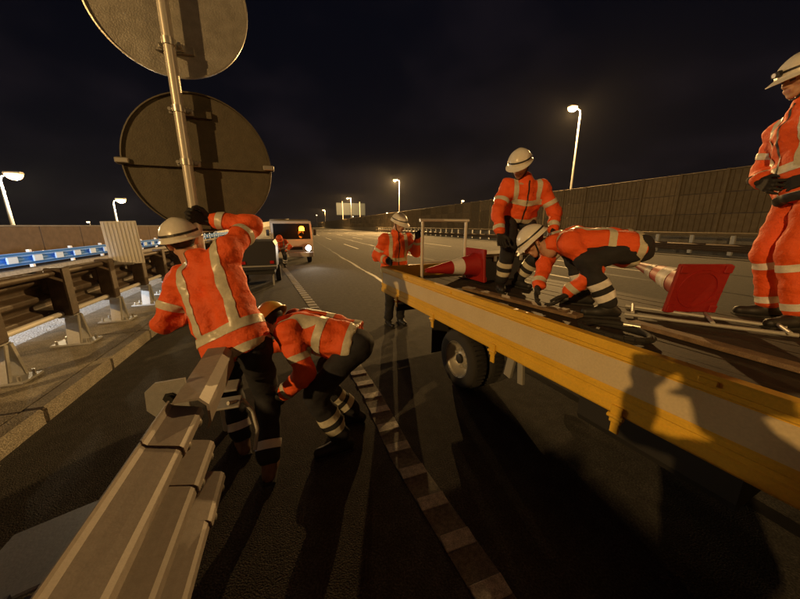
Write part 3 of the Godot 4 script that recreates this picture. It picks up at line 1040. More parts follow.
func truck() -> Node3D:
	var t := thing("flatbed_truck", "yellow flatbed truck with cream striped dropsides and workers on its deck", "truck", TRUCK_O, TRUCK_TURN)
	# deck of boards on steel bearers
	var boards := 12
	var bwid := (BW - 0.10) / boards
	for k in boards:
		var m := MB.new()
		m.box(Vector3(0.05 + bwid * (k + 0.5), FLOOR - 0.02, BL * 0.5), Vector3(bwid - 0.006, 0.034 + 0.003 * (k % 3), BL - 0.08), Basis.IDENTITY, 0.003)
		obj("deck_board", m, MATS.deck_wood, t)
	var frame := MB.new()
	frame.box(Vector3(0.022, FLOOR - 0.11, BL * 0.5), Vector3(0.04, 0.14, BL - 0.02), Basis.IDENTITY, 0.004)
	frame.box(Vector3(BW - 0.022, FLOOR - 0.11, BL * 0.5), Vector3(0.04, 0.14, BL - 0.02), Basis.IDENTITY, 0.004)
	frame.box(Vector3(BW * 0.5, FLOOR - 0.11, 0.022), Vector3(BW - 0.1, 0.14, 0.04), Basis.IDENTITY, 0.004)
	obj("deck_frame", frame, MATS.truck_yellow, t)
	for k in 9:
		var m := MB.new()
		m.box(Vector3(BW * 0.5, FLOOR - 0.09, 0.2 + k * 0.49), Vector3(BW - 0.10, 0.10, 0.06), Basis.IDENTITY, 0.004)
		obj("cross_bearer", m, MATS.chassis, t)
	for x in [0.62, BW - 0.62]:
		var m := MB.new()
		m.box(Vector3(x, FLOOR - 0.26, 3.0), Vector3(0.07, 0.22, 5.9), Basis.IDENTITY, 0.006)
		obj("chassis_rail", m, MATS.chassis, t)
	dropside(t, "dropside", Vector3(-0.012, 0, 0), Basis(Vector3(-1, 0, 0), Vector3(0, 1, 0), Vector3(0, 0, 1)), BL, 5)
	dropside(t, "dropside", Vector3(BW + 0.012, 0, 0), Basis(Vector3(1, 0, 0), Vector3(0, 1, 0), Vector3(0, 0, 1)), BL, 5, 0.40)
	dropside(t, "tailgate", Vector3(0.03, 0, -0.012), Basis(Vector3(0, 0, -1), Vector3(0, 1, 0), Vector3(1, 0, 0)), BW - 0.06, 3)
	# front board of the deck
	var fb := MB.new()
	fb.box(Vector3(BW * 0.5, FLOOR + 0.42, BL + 0.03), Vector3(BW, 0.86, 0.04), Basis.IDENTITY, 0.006)
	obj("headboard", fb, MATS.truck_yellow, t)
	# rear axle, double wheels, mudguards
	var ax := MB.new()
	ax.cyl(Vector3(0.25, 0.285, 1.60), Vector3(BW - 0.25, 0.285, 1.60), 0.06, 0.06, 14)
	ax.lathe(Vector3(BW * 0.5 - 0.13, 0.285, 1.60), Vector3(1, 0, 0), [Vector2(0.05, 0), Vector2(0.14, 0.06), Vector2(0.15, 0.13), Vector2(0.14, 0.2), Vector2(0.05, 0.26)], 18)
	obj("rear_axle", ax, MATS.chassis, t)
	for s in [0, 1]:
		var sd := -1.0 if s == 0 else 1.0
		var x := 0.20 if s == 0 else BW - 0.20
		wheel(t, Vector3(x, 0.285, 1.60), 0.285, 0.17, sd)
		wheel(t, Vector3(x - sd * 0.20, 0.285, 1.60), 0.285, 0.17, sd)
		wheel(t, Vector3(x, 0.30, 4.95), 0.30, 0.18, sd)
		var flap := MB.new()
		flap.box(Vector3(x - sd * 0.09, 0.40, 1.18), Vector3(0.40, 0.42, 0.012), Basis.IDENTITY, 0.003)
		flap.box(Vector3(x - sd * 0.09, 0.62, 1.19), Vector3(0.42, 0.02, 0.03), Basis.IDENTITY, 0.003)
		obj("mudflap", flap, MATS.rubber, t)
		# leaf spring
		var sp := MB.new()
		for k in 4:
			sp.box(Vector3(0.62 if s == 0 else BW - 0.62, 0.36 + k * 0.014, 1.60), Vector3(0.06, 0.012, 1.1 - k * 0.22), Basis.IDENTITY, 0.002)
		obj("leaf_spring", sp, MATS.chassis, t)
		# support stays ahead of the wheel
		var st := MB.new()
		st.box(Vector3(0.16 if s == 0 else BW - 0.16, 0.53, 2.26), Vector3(0.03, 0.26, 0.07), Basis.from_euler(Vector3(0.18, 0, 0)), 0.004)
		st.box(Vector3(0.16 if s == 0 else BW - 0.16, 0.53, 2.36), Vector3(0.03, 0.26, 0.05), Basis.from_euler(Vector3(-0.10, 0, 0)), 0.004)
		obj("stay", st, MATS.wheel_steel, t)
	# side guard, fuel tank, tool box
	var tank := MB.new()
	tank.sweep([Vector2(-0.17, -0.14), Vector2(-0.19, -0.10), Vector2(-0.19, 0.10), Vector2(-0.17, 0.14), Vector2(0.17, 0.14), Vector2(0.19, 0.10), Vector2(0.19, -0.10), Vector2(0.17, -0.14)], Vector3(0.46, 0.46, 2.75), Basis.IDENTITY, 0.75)
	obj("fuel_tank", tank, MATS.chassis, t)
	var bat := bx(Vector3(0.34, 0.28, 0.42), 0.012, Vector3(BW - 0.46, 0.46, 3.0))
	obj("battery_box", bat, MATS.chassis, t)
	# rear lamps and bumper bar
	var rb := MB.new()
	rb.box(Vector3(BW * 0.5, 0.46, 0.20), Vector3(1.86, 0.09, 0.05), Basis.IDENTITY, 0.008)
	for x in [0.62, BW - 0.62]: rb.box(Vector3(x, 0.55, 0.20), Vector3(0.05, 0.14, 0.04), Basis.IDENTITY, 0.004)
	obj("rear_bumper", rb, MATS.chassis, t)
	for x in [0.22, BW - 0.22]:
		var lm := bx(Vector3(0.24, 0.10, 0.05), 0.008, Vector3(x, 0.575, 0.16))
		var lo := obj("tail_lamp", lm, MATS.red_lens, t)
		obj("indicator", bx(Vector3(0.07, 0.085, 0.012), 0.003, Vector3(x - 0.06, 0.575, 0.13)), MATS.amber_lens, lo)
	# cab
	var cab := MB.new()
	var prof := [Vector2(4.47, 0.50), Vector2(4.47, 2.02), Vector2(4.55, 2.08), Vector2(5.55, 2.06), Vector2(5.72, 1.98), Vector2(6.02, 1.22), Vector2(6.06, 0.62), Vector2(6.02, 0.42), Vector2(5.36, 0.42), Vector2(5.30, 0.60), Vector2(4.60, 0.60), Vector2(4.55, 0.50)]
	cab.sweep(prof, Vector3(0.12, 0, 0), Basis(Vector3(0, 0, 1), Vector3(0, 1, 0), Vector3(1, 0, 0)), BW - 0.24)
	var co := obj("cab", cab, MATS.truck_yellow, t)
	var ws := MB.new()
	ws.box(Vector3(BW * 0.5, 1.60, 5.887), Vector3(1.66, 0.66, 0.012), Basis.from_euler(Vector3(-0.376, 0, 0)), 0.003)
	obj("windscreen", ws, MATS.glass_dark, co)
	for x in [0.113, BW - 0.113]:
		obj("side_window", bx(Vector3(0.012, 0.52, 0.80), 0.003, Vector3(x, 1.62, 5.20)), MATS.glass_dark, co)
		obj("door_handle", bx(Vector3(0.03, 0.03, 0.14), 0.005, Vector3(x, 1.18, 4.85)), MATS.black_plastic, co)
		obj("headlamp", bx(Vector3(0.30, 0.18, 0.03), 0.008, Vector3(0.36 if x < 1.0 else BW - 0.36, 0.78, 6.06)), MATS.white_paint, co)
	obj("bumper", bx(Vector3(BW - 0.16, 0.22, 0.10), 0.02, Vector3(BW * 0.5, 0.46, 6.08)), MATS.black_plastic, co)
	return t

func on_truck(p: Vector3) -> Vector3:
	return TRUCK_O + Basis(Vector3.UP, TRUCK_TURN) * p

# ---------------------------------------------------------------- traffic cone
func cone(at: Vector3, axis: Vector3, label: String, bands: Array, group := "") -> Node3D:
	# at: centre of the base plate's underside; axis: from the base towards the tip
	var t := thing("traffic_cone", label, "traffic cone", at, 0.0, group)
	var a := axis.normalized()
	var bs := look(a)
	var plate := MB.new()
	plate.box(a * 0.014, Vector3(0.40, 0.40, 0.034), bs, 0.008)
	for sx in [-1.0, 1.0]:
		for sy in [-1.0, 1.0]:
			plate.box(bs * Vector3(sx * 0.165, sy * 0.165, -0.008), Vector3(0.06, 0.06, 0.016), bs, 0.004)
	plate.lathe(a * -0.004, a, [Vector2(0.160, 0.006), Vector2(0.156, -0.006), Vector2(0.135, -0.006), Vector2(0.131, 0.030)], 28)
	obj("base_plate", plate, MATS.cone_red, t)
	var c := MB.new()
	c.lathe(Vector3.ZERO, a, [Vector2(0.150, 0.026), Vector2(0.145, 0.045), Vector2(0.128, 0.075), Vector2(0.028, 0.68), Vector2(0.022, 0.70), Vector2(0.014, 0.70), Vector2(0.016, 0.60)], 32)
	obj("cone_body", c, MATS.cone_red, t)
	for b in bands:
		var m := MB.new()
		var r := func(h: float) -> float: return 0.128 - (h - 0.075) * 0.1653 + 0.002
		m.lathe(Vector3.ZERO, a, [Vector2(r.call(b[0]), b[0]), Vector2(r.call(b[1]), b[1])], 32)
		obj("reflective_band", m, MATS.white_tape, t)
	return t

# ---------------------------------------------------------------- other vehicles
func facing_van() -> void:
	# small box truck parked on the lane line, nose towards us, one headlight and the amber beacon lit
	var t := thing("box_truck", "pale small truck with a lit headlight and amber beacon on the road", "truck", Vector3(0.06, 0, -13.2), 0.06)
	# local: x across, z towards us (front at z = 0), back to z = -4.2
	var body := MB.new()
	var prof := [Vector2(0.0, 0.34), Vector2(0.03, 0.60), Vector2(-0.02, 0.98), Vector2(-0.30, 1.66), Vector2(-0.42, 1.74), Vector2(-1.30, 1.76), Vector2(-1.34, 0.50), Vector2(-1.1, 0.34)]
	body.sweep(prof, Vector3(-0.78, 0, 0), Basis(Vector3(0, 0, 1), Vector3(0, 1, 0), Vector3(1, 0, 0)), 1.56)
	var cab := obj("cab", body, MATS.van_paint, t)
	obj("windscreen", bx(Vector3(1.40, 0.66, 0.014), 0.004, Vector3(0, 1.33, -0.150), Basis.from_euler(Vector3(-0.389, 0, 0))), MATS.glass_dark, cab)
	obj("grille", bx(Vector3(0.72, 0.12, 0.03), 0.006, Vector3(0, 0.66, 0.03)), MATS.black_plastic, cab)
	obj("bumper", bx(Vector3(1.56, 0.20, 0.10), 0.02, Vector3(0, 0.40, 0.03)), MATS.van_paint, cab)
	obj("number_plate", bx(Vector3(0.33, 0.15, 0.012), 0.002, Vector3(0, 0.42, 0.09)), MATS.white_paint, cab)
	for s in [-1.0, 1.0]:
		var hl := MB.new()
		hl.lathe(Vector3(s * 0.58, 0.66, 0.025), Vector3(0, 0, 1), [Vector2(0.13, -0.02), Vector2(0.135, 0.012), Vector2(0.11, 0.02)], 20)
		var ho := obj("headlight", hl, MATS.bolt, cab)
		var g := MB.new()
		g.lathe(Vector3(s * 0.58, 0.66, 0.030), Vector3(0, 0, 1), [Vector2(0.112, 0.0), Vector2(0.075, 0.022), Vector2(0, 0.03)], 20)
		obj("lens", g, MATS.headlight_glass if s > 0.0 else MATS.glass_dark, ho)
		var mi := MB.new()
		mi.box(Vector3(s * 0.90, 1.28, -0.22), Vector3(0.12, 0.24, 0.06), Basis.IDENTITY, 0.02)
		mi.cyl(Vector3(s * 0.78, 1.22, -0.22), Vector3(s * 0.90, 1.24, -0.22), 0.012, 0.012, 8)
		obj("mirror", mi, MATS.black_plastic, cab)
		wheel(t, Vector3(s * 0.68, 0.27, -0.75), 0.27, 0.16, s)
		wheel(t, Vector3(s * 0.68, 0.27, -3.2), 0.27, 0.16, s)
		obj("side_window", bx(Vector3(0.012, 0.5, 0.7), 0.003, Vector3(s * 0.782, 1.36, -0.82)), MATS.glass_dark, cab)
	obj("cargo_box", bx(Vector3(1.58, 1.25, 2.8), 0.02, Vector3(0, 1.20, -2.78)), MATS.panel_metal, t)
	obj("chassis_frame", bx(Vector3(0.8, 0.18, 3.9), 0.01, Vector3(0, 0.42, -2.2)), MATS.chassis, t)
	var bc := MB.new()
	bc.lathe(Vector3(0.36, 1.32, 0.05), Vector3.UP, [Vector2(0.10, 0.0), Vector2(0.10, 0.03), Vector2(0.0, 0.03)], 18)
	bc.cyl(Vector3(0.36, 1.34, 0.05), Vector3(0.36, 1.10, -0.06), 0.02, 0.02, 8)
	var bo := obj("beacon", bc, MATS.black_plastic, t)
	var bg := MB.new()
	bg.lathe(Vector3(0.36, 1.353, 0.05), Vector3.UP, [Vector2(0.105, 0.0), Vector2(0.10, 0.12), Vector2(0.065, 0.17), Vector2(0, 0.18)], 18)
	obj("beacon_lens", bg, MATS.beacon_glass, bo)
	var l := OmniLight3D.new()
	l.light_color = Color(1.0, 0.45, 0.08)
	l.light_energy = 0.2
	l.light_size = 0.07
	l.omni_range = 60.0
	l.omni_attenuation = 2.0
	l.shadow_enabled = true
	l.name = "beacon_light"
	t.add_child(l)
	l.position = Vector3(0.36, 1.45, 0.28)
	var h := SpotLight3D.new()
	h.light_color = Color(1.0, 0.95, 0.86)
	h.light_energy = 3.0
	h.light_size = 0.08
	h.spot_range = 80.0
	h.spot_angle = 32.0
	h.spot_attenuation = 2.0
	h.shadow_enabled = true
	h.name = "headlight_beam"
	t.add_child(h)
	h.position = Vector3(0.58, 0.66, 0.09)
	h.rotation = Vector3(-0.16, PI, 0)

func shoulder_trailer() -> void:
	var t := thing("equipment_trailer", "dark boxy equipment trailer standing on the shoulder behind the sign workers", "trailer", Vector3(-0.86, 0, -8.7))
	var b := MB.new()
	b.sweep([Vector2(-0.44, 0.42), Vector2(-0.46, 1.05), Vector2(-0.40, 1.16), Vector2(0.40, 1.16), Vector2(0.46, 1.05), Vector2(0.44, 0.42)], Vector3(0, 0, -1.5), Basis.IDENTITY, 1.5)
	obj("housing", b, MATS.dark_paint, t)
	obj("trim_strip", bx(Vector3(0.90, 0.035, 0.012), 0.003, Vector3(0, 0.52, 0.006)), MATS.galvanised, t)
	obj("frame", bx(Vector3(0.80, 0.08, 1.9), 0.008, Vector3(0, 0.37, -0.75)), MATS.chassis, t)
	for s in [-1.0, 1.0]:
		wheel(t, Vector3(s * 0.44, 0.22, -0.8), 0.22, 0.13, s)
		obj("tail_lamp", bx(Vector3(0.10, 0.08, 0.03), 0.006, Vector3(s * 0.34, 0.62, 0.015)), MATS.red_lens, t)
		obj("prop_leg", bar(Vector3(s * 0.34, 0.33, 0.05), Vector3(s * 0.34, 0.012, 0.05), 0.022), MATS.galvanised, t)

func parked_van() -> void:
	# stands on the opposite carriageway just outside the picture; its headlamps light that road and the blue rail cool white
	var t := thing("parked_van", "white van with lit headlamps waiting on the opposite carriageway", "van", Vector3(-5.5, 0, -1.2))
	var body := MB.new()
	var prof := [Vector2(0.0, 0.32), Vector2(-0.02, 0.72), Vector2(0.10, 1.02), Vector2(0.55, 1.72), Vector2(0.75, 1.84), Vector2(4.1, 1.86), Vector2(4.22, 1.5), Vector2(4.25, 0.35)]
	body.sweep(prof, Vector3(-0.80, 0, 0), Basis(Vector3(0, 0, 1), Vector3(0, 1, 0), Vector3(1, 0, 0)), 1.60)
	var bo := obj("body", body, MATS.van_paint, t)
	obj("windscreen", bx(Vector3(1.36, 0.70, 0.014), 0.004, Vector3(0, 1.38, 0.319), Basis.from_euler(Vector3(0.571, 0, 0))), MATS.glass_dark, bo)
	for s in [-1.0, 1.0]:
		wheel(t, Vector3(s * 0.70, 0.30, 0.75), 0.30, 0.17, s)
		wheel(t, Vector3(s * 0.70, 0.30, 3.3), 0.30, 0.17, s)
		var hl := obj("headlight", bx(Vector3(0.28, 0.17, 0.04), 0.01, Vector3(s * 0.60, 0.80, -0.005)), MATS.black_plastic, bo)
		obj("lens", bx(Vector3(0.24, 0.13, 0.012), 0.004, Vector3(s * 0.60, 0.80, -0.030)), MATS.headlight_glass, hl)
		var beam := SpotLight3D.new()
		beam.light_color = Color(0.92, 0.96, 1.0)
		beam.light_energy = 150.0
		beam.light_size = 0.10
		beam.spot_range = 120.0
		beam.spot_angle = 34.0
		beam.spot_attenuation = 2.0
		beam.shadow_enabled = true
		beam.name = "headlight_beam"
		t.add_child(beam, true)
		beam.position = Vector3(s * 0.60, 0.80, -0.10)
		beam.rotation = Vector3(-0.05, 0.10, 0)
		for z in [1.25, 2.3, 3.4]:
			obj("side_window", bx(Vector3(0.012, 0.46, 0.85), 0.003, Vector3(s * 0.802, 1.42, z)), MATS.glass_dark, bo)
	obj("bumper", bx(Vector3(1.60, 0.20, 0.10), 0.02, Vector3(0, 0.42, -0.03)), MATS.black_plastic, bo)

# ---------------------------------------------------------------- right-hand noise barrier
func noise_barrier() -> void:
	var t := thing("noise_barrier", "tall ribbed metal noise barrier with steel posts along the far road edge", "noise barrier", Vector3(21.0, 0, 0))
	var bay := 2.0
	var y0 := 1.10
	var rows := 3
	var ph := 1.06
	# shared panel: sheet with upright ribs and a lip round it
	var pm := MB.new()
	pm.box(Vector3(0, ph * 0.5, 0), Vector3(0.05, ph - 0.02, bay - 0.16), Basis.IDENTITY, 0.006)
	for k in 7:
		pm.box(Vector3(-0.035, ph * 0.5, -0.78 + k * 0.26), Vector3(0.05, ph - 0.06, 0.06), Basis.IDENTITY, 0.008)
	var kinds := []
	for c in [["panel_a", 0.0], ["panel_b", 0.018], ["panel_c", -0.018]]:
		var m: StandardMaterial3D = MATS.panel_metal.duplicate()
		var s: float = 1.0 + c[1] * 4.0
		m.albedo_color = Color(s, s * 0.99, s * 0.97)
		kinds.append(pm.mesh(m))
	var post := MB.new()
	post.sweep([Vector2(-0.10, -0.06), Vector2(-0.10, 0.06), Vector2(-0.085, 0.06), Vector2(-0.085, 0.008), Vector2(0.085, 0.008), Vector2(0.085, 0.06), Vector2(0.10, 0.06), Vector2(0.10, -0.06), Vector2(0.085, -0.06), Vector2(0.085, -0.008), Vector2(-0.085, -0.008), Vector2(-0.085, -0.06)], Vector3(0, 0.9, 0), Basis(Vector3(1, 0, 0), Vector3(0, 0, -1), Vector3(0, 1, 0)), rows * ph + 0.28)
	var post_mesh := post.mesh(MATS.panel_metal)
	var capm := bx(Vector3(0.12, 0.05, bay - 0.02), 0.01).mesh(MATS.panel_metal)
	var rng := RandomNumberGenerator.new()
	rng.seed = 4
	var far := MB.new()
	for i in 150:
		var z := 2.0 - i * bay
		var x := 0.0 if z > -20.0 else (z + 20.0) * -0.012
		if i < 62:
			piece("post", post_mesh, Vector3(x, 0, z), t)
			piece("coping", capm, Vector3(x, y0 + rows * ph + 0.03, z - bay * 0.5), t)
			for r in rows:
				piece("panel", kinds[rng.randi() % 3], Vector3(x, y0 + r * ph, z - bay * 0.5), t)
		else:
			far.box(Vector3(x, y0 + rows * ph * 0.5, z - bay * 0.5), Vector3(0.05, rows * ph, bay - 0.14))
			far.box(Vector3(x, y0 + rows * ph * 0.5, z), Vector3(0.18, rows * ph + 0.12, 0.12))
	var fo := obj("far_panels", far, MATS.panel_metal, t)
	fo.set_meta("kind", "stuff")
	var base := MB.new()
	for sg in [[4.0, -20.0, 0.0, 0.0], [-20.0, -300.0, 0.0, 3.36]]:
		var a := Vector3(sg[2], 0, sg[0])
		var b := Vector3(sg[3], 0, sg[1])
		var bs := look(b - a)
		base.sweep([Vector2(-0.22, 0), Vector2(-0.14, 1.08), Vector2(0.14, 1.08), Vector2(0.22, 0)], a, bs, a.distance_to(b))
	obj("concrete_plinth", base, MATS.wall_concrete, t)
	# steel vehicle rail in front of the plinth
	var g := thing("road_rail", "brown steel vehicle rail on pale posts in front of the noise barrier", "guardrail", Vector3(19.6, 0, 0))
	var pmesh := bx(Vector3(0.12, 1.0, 0.16), 0.01, Vector3(0, 0.5, 0)).mesh(MATS.galvanised)
	for i in 46:
		piece("post", pmesh, Vector3(0.0, 0.16, 1.0 - i * 1.6), g)
	var top := MB.new()
	top.box(Vector3(-0.11, 1.16, -35.0), Vector3(0.09, 0.13, 76.0), Basis.IDENTITY, 0.02)
	obj("top_rail", top, MATS.panel_metal, g)
	var low := MB.new()
	low.sweep(wave(2, 0.36, 0.08, 0.006), Vector3(-0.07, 0.34, -73.0), Basis(Vector3(-1, 0, 0), Vector3(0, 1, 0), Vector3(0, 0, 1)), 76.0)
	obj("beam", low, MATS.brown_steel, g)

func verge_screen() -> void:
	# solid screen on the verge from beside the photographer backwards; out of the picture, its shade lies over the near road
	var t := thing("verge_screen", "solid steel screen of upright boards on the verge behind the photographer", "screen", Vector3(-2.66, 0.12, 0.3))
	var bm := bx(Vector3(0.03, 1.76, 0.992), 0.006, Vector3(0, 0.90, 0.5)).mesh(MATS.panel_metal)
	var pm := bx(Vector3(0.08, 1.78, 0.08), 0.006, Vector3(0, 0.89, 0)).mesh(MATS.galvanised)
	# a lower stretch of the same boards, open at the foot, towards the barrier posts
	var lm := bx(Vector3(0.03, 1.12, 0.892), 0.006, Vector3(0, 0.82, 0.45)).mesh(MATS.panel_metal)
	for i in 4:
		piece("board", lm, Vector3(0, 0, -3.6 + i * 0.9), t)
		piece("post", bx(Vector3(0.08, 1.40, 0.08), 0.006, Vector3(0, 0.70, 0)).mesh(MATS.galvanised), Vector3(0.06, 0, -3.57 + i * 0.9), t)
	for i in 9:
		piece("board", bm, Vector3(0, 0, i * 1.0), t)
		piece("post", pm, Vector3(0.06, 0, i * 1.0 + 0.03), t)

func left_side() -> void:
	# far side of the opposite carriageway
	var w := thing("boundary_wall", "long brown wall beyond the opposite carriageway", "wall", Vector3(-11.2, 0, 0))
	var m := MB.new()
	for i in 60:
		var p := bx(Vector3(0.16, 1.52, 2.96), 0.01, Vector3(0, 0.76, 6.0 - i * 3.0))
		obj("wall_panel", p, MATS.wall_brown, w)
	m.box(Vector3(0, 1.55, -82.5), Vector3(0.24, 0.06, 180.0), Basis.IDENTITY, 0.01)
	obj("coping", m, MATS.wall_concrete, w)
	var g := thing("blue_guardrail", "blue painted guardrail with pale delineator blocks across the opposite carriageway", "guardrail", Vector3(-8.7, 0, 0))
	var b := MB.new()
	b.sweep(wave(2, 0.42, 0.08, 0.006), Vector3(0, 0.24, -70.0), Basis.IDENTITY, 75.0)
	obj("beam", b, MATS.blue_paint, g)
	var pm := bx(Vector3(0.10, 0.74, 0.12), 0.01, Vector3(-0.08, 0.37, 0)).mesh(MATS.white_paint)
	var dm := bx(Vector3(0.05, 0.22, 0.42), 0.02).mesh(MATS.pale_blue)
	for i in 32:
		piece("post", pm, Vector3(0, 0, 3.0 - i * 2.2), g)
	for i in 52:
		piece("delineator", dm, Vector3(0.115, 0.45, 1.9 - i * 1.1), g)
	# kerb in front of it
	struct("opposite_kerb", bx(Vector3(0.25, 0.24, 110.0), 0.02, Vector3(-8.35, 0.06, -45.0)), MATS.concrete)

# ---------------------------------------------------------------- scene
func _ready() -> void:
	# --- camera
	var cam := Camera3D.new()
	cam.name = "camera"
	add_child(cam)
	cam.position = Vector3(0, 1.55, 0)
	cam.rotation = Vector3(deg_to_rad(-13.6), deg_to_rad(-19.3), 0)
	cam.fov = 2.0 * rad_to_deg(atan(299.5 / 305.0))
	cam.near = 0.02
	cam.far = 1500.0
	cam.current = true
	# --- night sky
	var we := WorldEnvironment.new()
	we.name = "environment"
	var env := Environment.new()
	env.background_mode = Environment.BG_SKY
	var sky := Sky.new()
	sky.sky_material = night_sky()
	env.sky = sky
	env.background_energy_multiplier = 1.0
	env.tonemap_mode = Environment.TONE_MAPPER_LINEAR
	env.tonemap_exposure = 0.85
	env.fog_enabled = true
	env.fog_density = 0.00014
	env.fog_light_color = Color(0.85, 0.86, 0.9)
	env.sdfgi_enabled = true
	env.ssao_enabled = true
	env.ssil_enabled = true
	we.environment = env
	add_child(we)
	# --- moon, hardly there
	var moon := DirectionalLight3D.new()
	moon.name = "moon"
	moon.light_color = Color(0.7, 0.8, 1.0)
	moon.light_energy = 0.002
	moon.light_angular_distance = 0.5
	moon.shadow_enabled = true
	add_child(moon)
	moon.rotation = Vector3(deg_to_rad(-50), deg_to_rad(30), 0)
	materials()
	worn("wall_brown", lin(0.085, 0.055, 0.030), lin(0.14, 0.09, 0.052), 0.85, 0.4)
	worn("wall_pale", lin(0.42, 0.41, 0.38), lin(0.55, 0.54, 0.50), 0.85, 0.4)
	worn("plank_wood", lin(0.12, 0.075, 0.042), lin(0.24, 0.16, 0.09), 0.8, 1.6, 0.03, 0.25)
	mat("pale_blue", lin(0.50, 0.66, 0.90), 0.35)

	# --- street lamps: the row along the noise barrier, the row across the road, the one behind the camera
	var key := lin(1.0, 0.58, 0.20)
	street_lamp(Vector3(-20.2, 0, 11.5), Vector3(-19.4, 9.7, 11.5), 1.0, "street lamp behind the photographer on the far side", 420.0, "", key)
	street_lamp(Vector3(22.7, 0, -21.0), Vector3(21.83, 10.63, -21.0), -1.0, "tall street lamp standing behind the nearest stretch of noise barrier", 540.0, "", key)
	street_lamp(Vector3(22.7, 0, 21.0), Vector3(21.8, 10.6, 21.0), -1.0, "street lamp behind the noise barrier beyond the truck cab", 140.0, "", key)
	street_lamp(Vector3(23.2, 0, -66.7), Vector3(22.2, 11.2, -66.7), -1.0, "street lamp above the noise barrier behind the worker at the tailgate", 2300.0, "", key)
	street_lamp(Vector3(24.1, 0, -129.0), Vector3(22.9, 12.4, -129.0), -1.0, "street lamp standing beside the big grey overhead sign", 1400.0, "", key)
	street_lamp(Vector3(25.2, 0, -240.0), Vector3(23.9, 12.8, -240.0), -1.0, "small distant street lamp past the grey overhead sign", 1000.0, "", key)
	street_lamp(Vector3(-15.1, 0, -24.5), Vector3(-14.46, 4.34, -24.5), 1.0, "lamp with the widest glow above the brown boundary wall", 90.0, "", lin(1.0, 0.76, 0.44))
	street_lamp(Vector3(-15.1, 0, -36.2), Vector3(-14.48, 3.85, -36.2), 1.0, "lamp rising behind the white ribbed panel on the verge", 80.0, "", lin(1.0, 0.76, 0.44))

	# --- the ground
	var gm := MB.new()
	gm.quad(Vector3(-700, -0.01, -900), Vector3(700, -0.01, -900), Vector3(700, -0.01, 500), Vector3(-700, -0.01, 500))
	struct("ground", gm, MATS.wall_concrete)
	var rm := MB.new()
	rm.quad(Vector3(-1.98, 0, -600), Vector3(20.6, 0, -600), Vector3(20.6, 0, 60), Vector3(-1.98, 0, 60))
	struct("road", rm, MATS.asphalt)
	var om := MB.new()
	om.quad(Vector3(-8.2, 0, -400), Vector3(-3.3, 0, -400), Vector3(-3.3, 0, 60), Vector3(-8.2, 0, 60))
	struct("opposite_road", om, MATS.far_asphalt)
	# verge: cast concrete slabs between the two carriageways, with a kerb
	var verge := Node3D.new()
	verge.name = "verge"
	add_child(verge)
	verge.set_meta("kind", "structure")
	for i in 26:
		var z := 6.0 - i * 2.0
		obj("slab", bx(Vector3(1.16, 0.12, 1.985), 0.006, Vector3(-2.71, 0.06, z)), MATS.concrete, verge)
	var kerb := Node3D.new()
	kerb.name = "kerb"
	add_child(kerb)
	kerb.set_meta("kind", "structure")
	var kmesh := bx(Vector3(0.145, 0.15, 0.99), 0.018, Vector3(0, 0.055, 0)).mesh(MATS.concrete)
	for i in 48:
		piece("kerbstone", kmesh, Vector3(-2.05, 0, 5.5 - i * 1.0), kerb)
	# edge line: worn paint with raised cross bars
	var line := Node3D.new()
	line.name = "edge_line"
	add_child(line)
	line.set_meta("kind", "structure")
	var pts := [Vector3(0.78, 0, 1.2), Vector3(0.70, 0, -0.84), Vector3(0.61, 0, -1.7), Vector3(0.605, 0, -2.5), Vector3(0.53, 0, -3.62), Vector3(0.34, 0, -5.77), Vector3(-0.38, 0, -12.58), Vector3(-2.2, 0, -30.0)]
	var lm := MB.new()
	for i in pts.size() - 1:
		var a: Vector3 = pts[i]
		var b: Vector3 = pts[i + 1]
		var s0 := Vector3(0.085, 0.004, 0)
		lm.quad(a - Vector3(0.085, -0.004, 0), b - Vector3(0.085, -0.004, 0), b + s0, a + s0)
	obj("painted_strip", lm, MATS.worn_line, line)
	for i in 46:
		var z := 0.65 - i * 0.243
		var x := 0.0
		for j in pts.size() - 1:
			if z <= pts[j].z and z >= pts[j + 1].z:
				x = lerpf(pts[j].x, pts[j + 1].x, (z - pts[j].z) / (pts[j + 1].z - pts[j].z))
		obj("raised_bar", bx(Vector3(0.165, 0.008, 0.085), 0.003, Vector3(x, 0.008, z)), MATS.paint_line, line)
	# lane dashes on the running lanes
	for c in [4.3, 7.9, 11.5]:
		for i in 12:
			var m := MB.new()
			var z := -6.0 - i * 15.0
			m.quad(Vector3(c - 0.075, 0.004, z), Vector3(c - 0.075, 0.004, z - 6.0), Vector3(c + 0.075, 0.004, z - 6.0), Vector3(c + 0.075, 0.004, z))
			struct("lane_dash", m, MATS.paint_line)

	# tar-sealed seams between the paving strips
	for c in [[2.35, 0.05], [6.1, 0.07], [9.75, 0.06], [13.4, 0.07]]:
		var m := MB.new()
		var z := 4.0
		var k := 0
		while z > -120.0:
			var o0: float = c[0] + 0.03 * sin(k * 1.7) + 0.02 * sin(k * 0.6)
			var o1: float = c[0] + 0.03 * sin((k + 1) * 1.7) + 0.02 * sin((k + 1) * 0.6)
			var w: float = c[1] * (1.0 + 0.3 * sin(k * 2.3))
			m.quad(Vector3(o0 - w, 0.004, z), Vector3(o1 - w, 0.004, z - 1.1), Vector3(o1 + w, 0.004, z - 1.1), Vector3(o0 + w, 0.004, z))
			z -= 1.1
			k += 1
		struct("tar_seam", m, MATS.tar)
	# --- large structure
	noise_barrier()
	left_side()
	post_barrier()
	verge_screen()
	far_things()

	# --- objects
	truck()
	near_guardrail()
	round_signs()
	ribbed_panel()
	facing_van()
	parked_van()
	shoulder_trailer()
	deck_load()

	# --- people
	prepare_head()
	prepare_hand("relaxed", 0.45, 1.0, 0.4)
	prepare_hand("grip", 1.15, 0.3, 1.2)
	people()

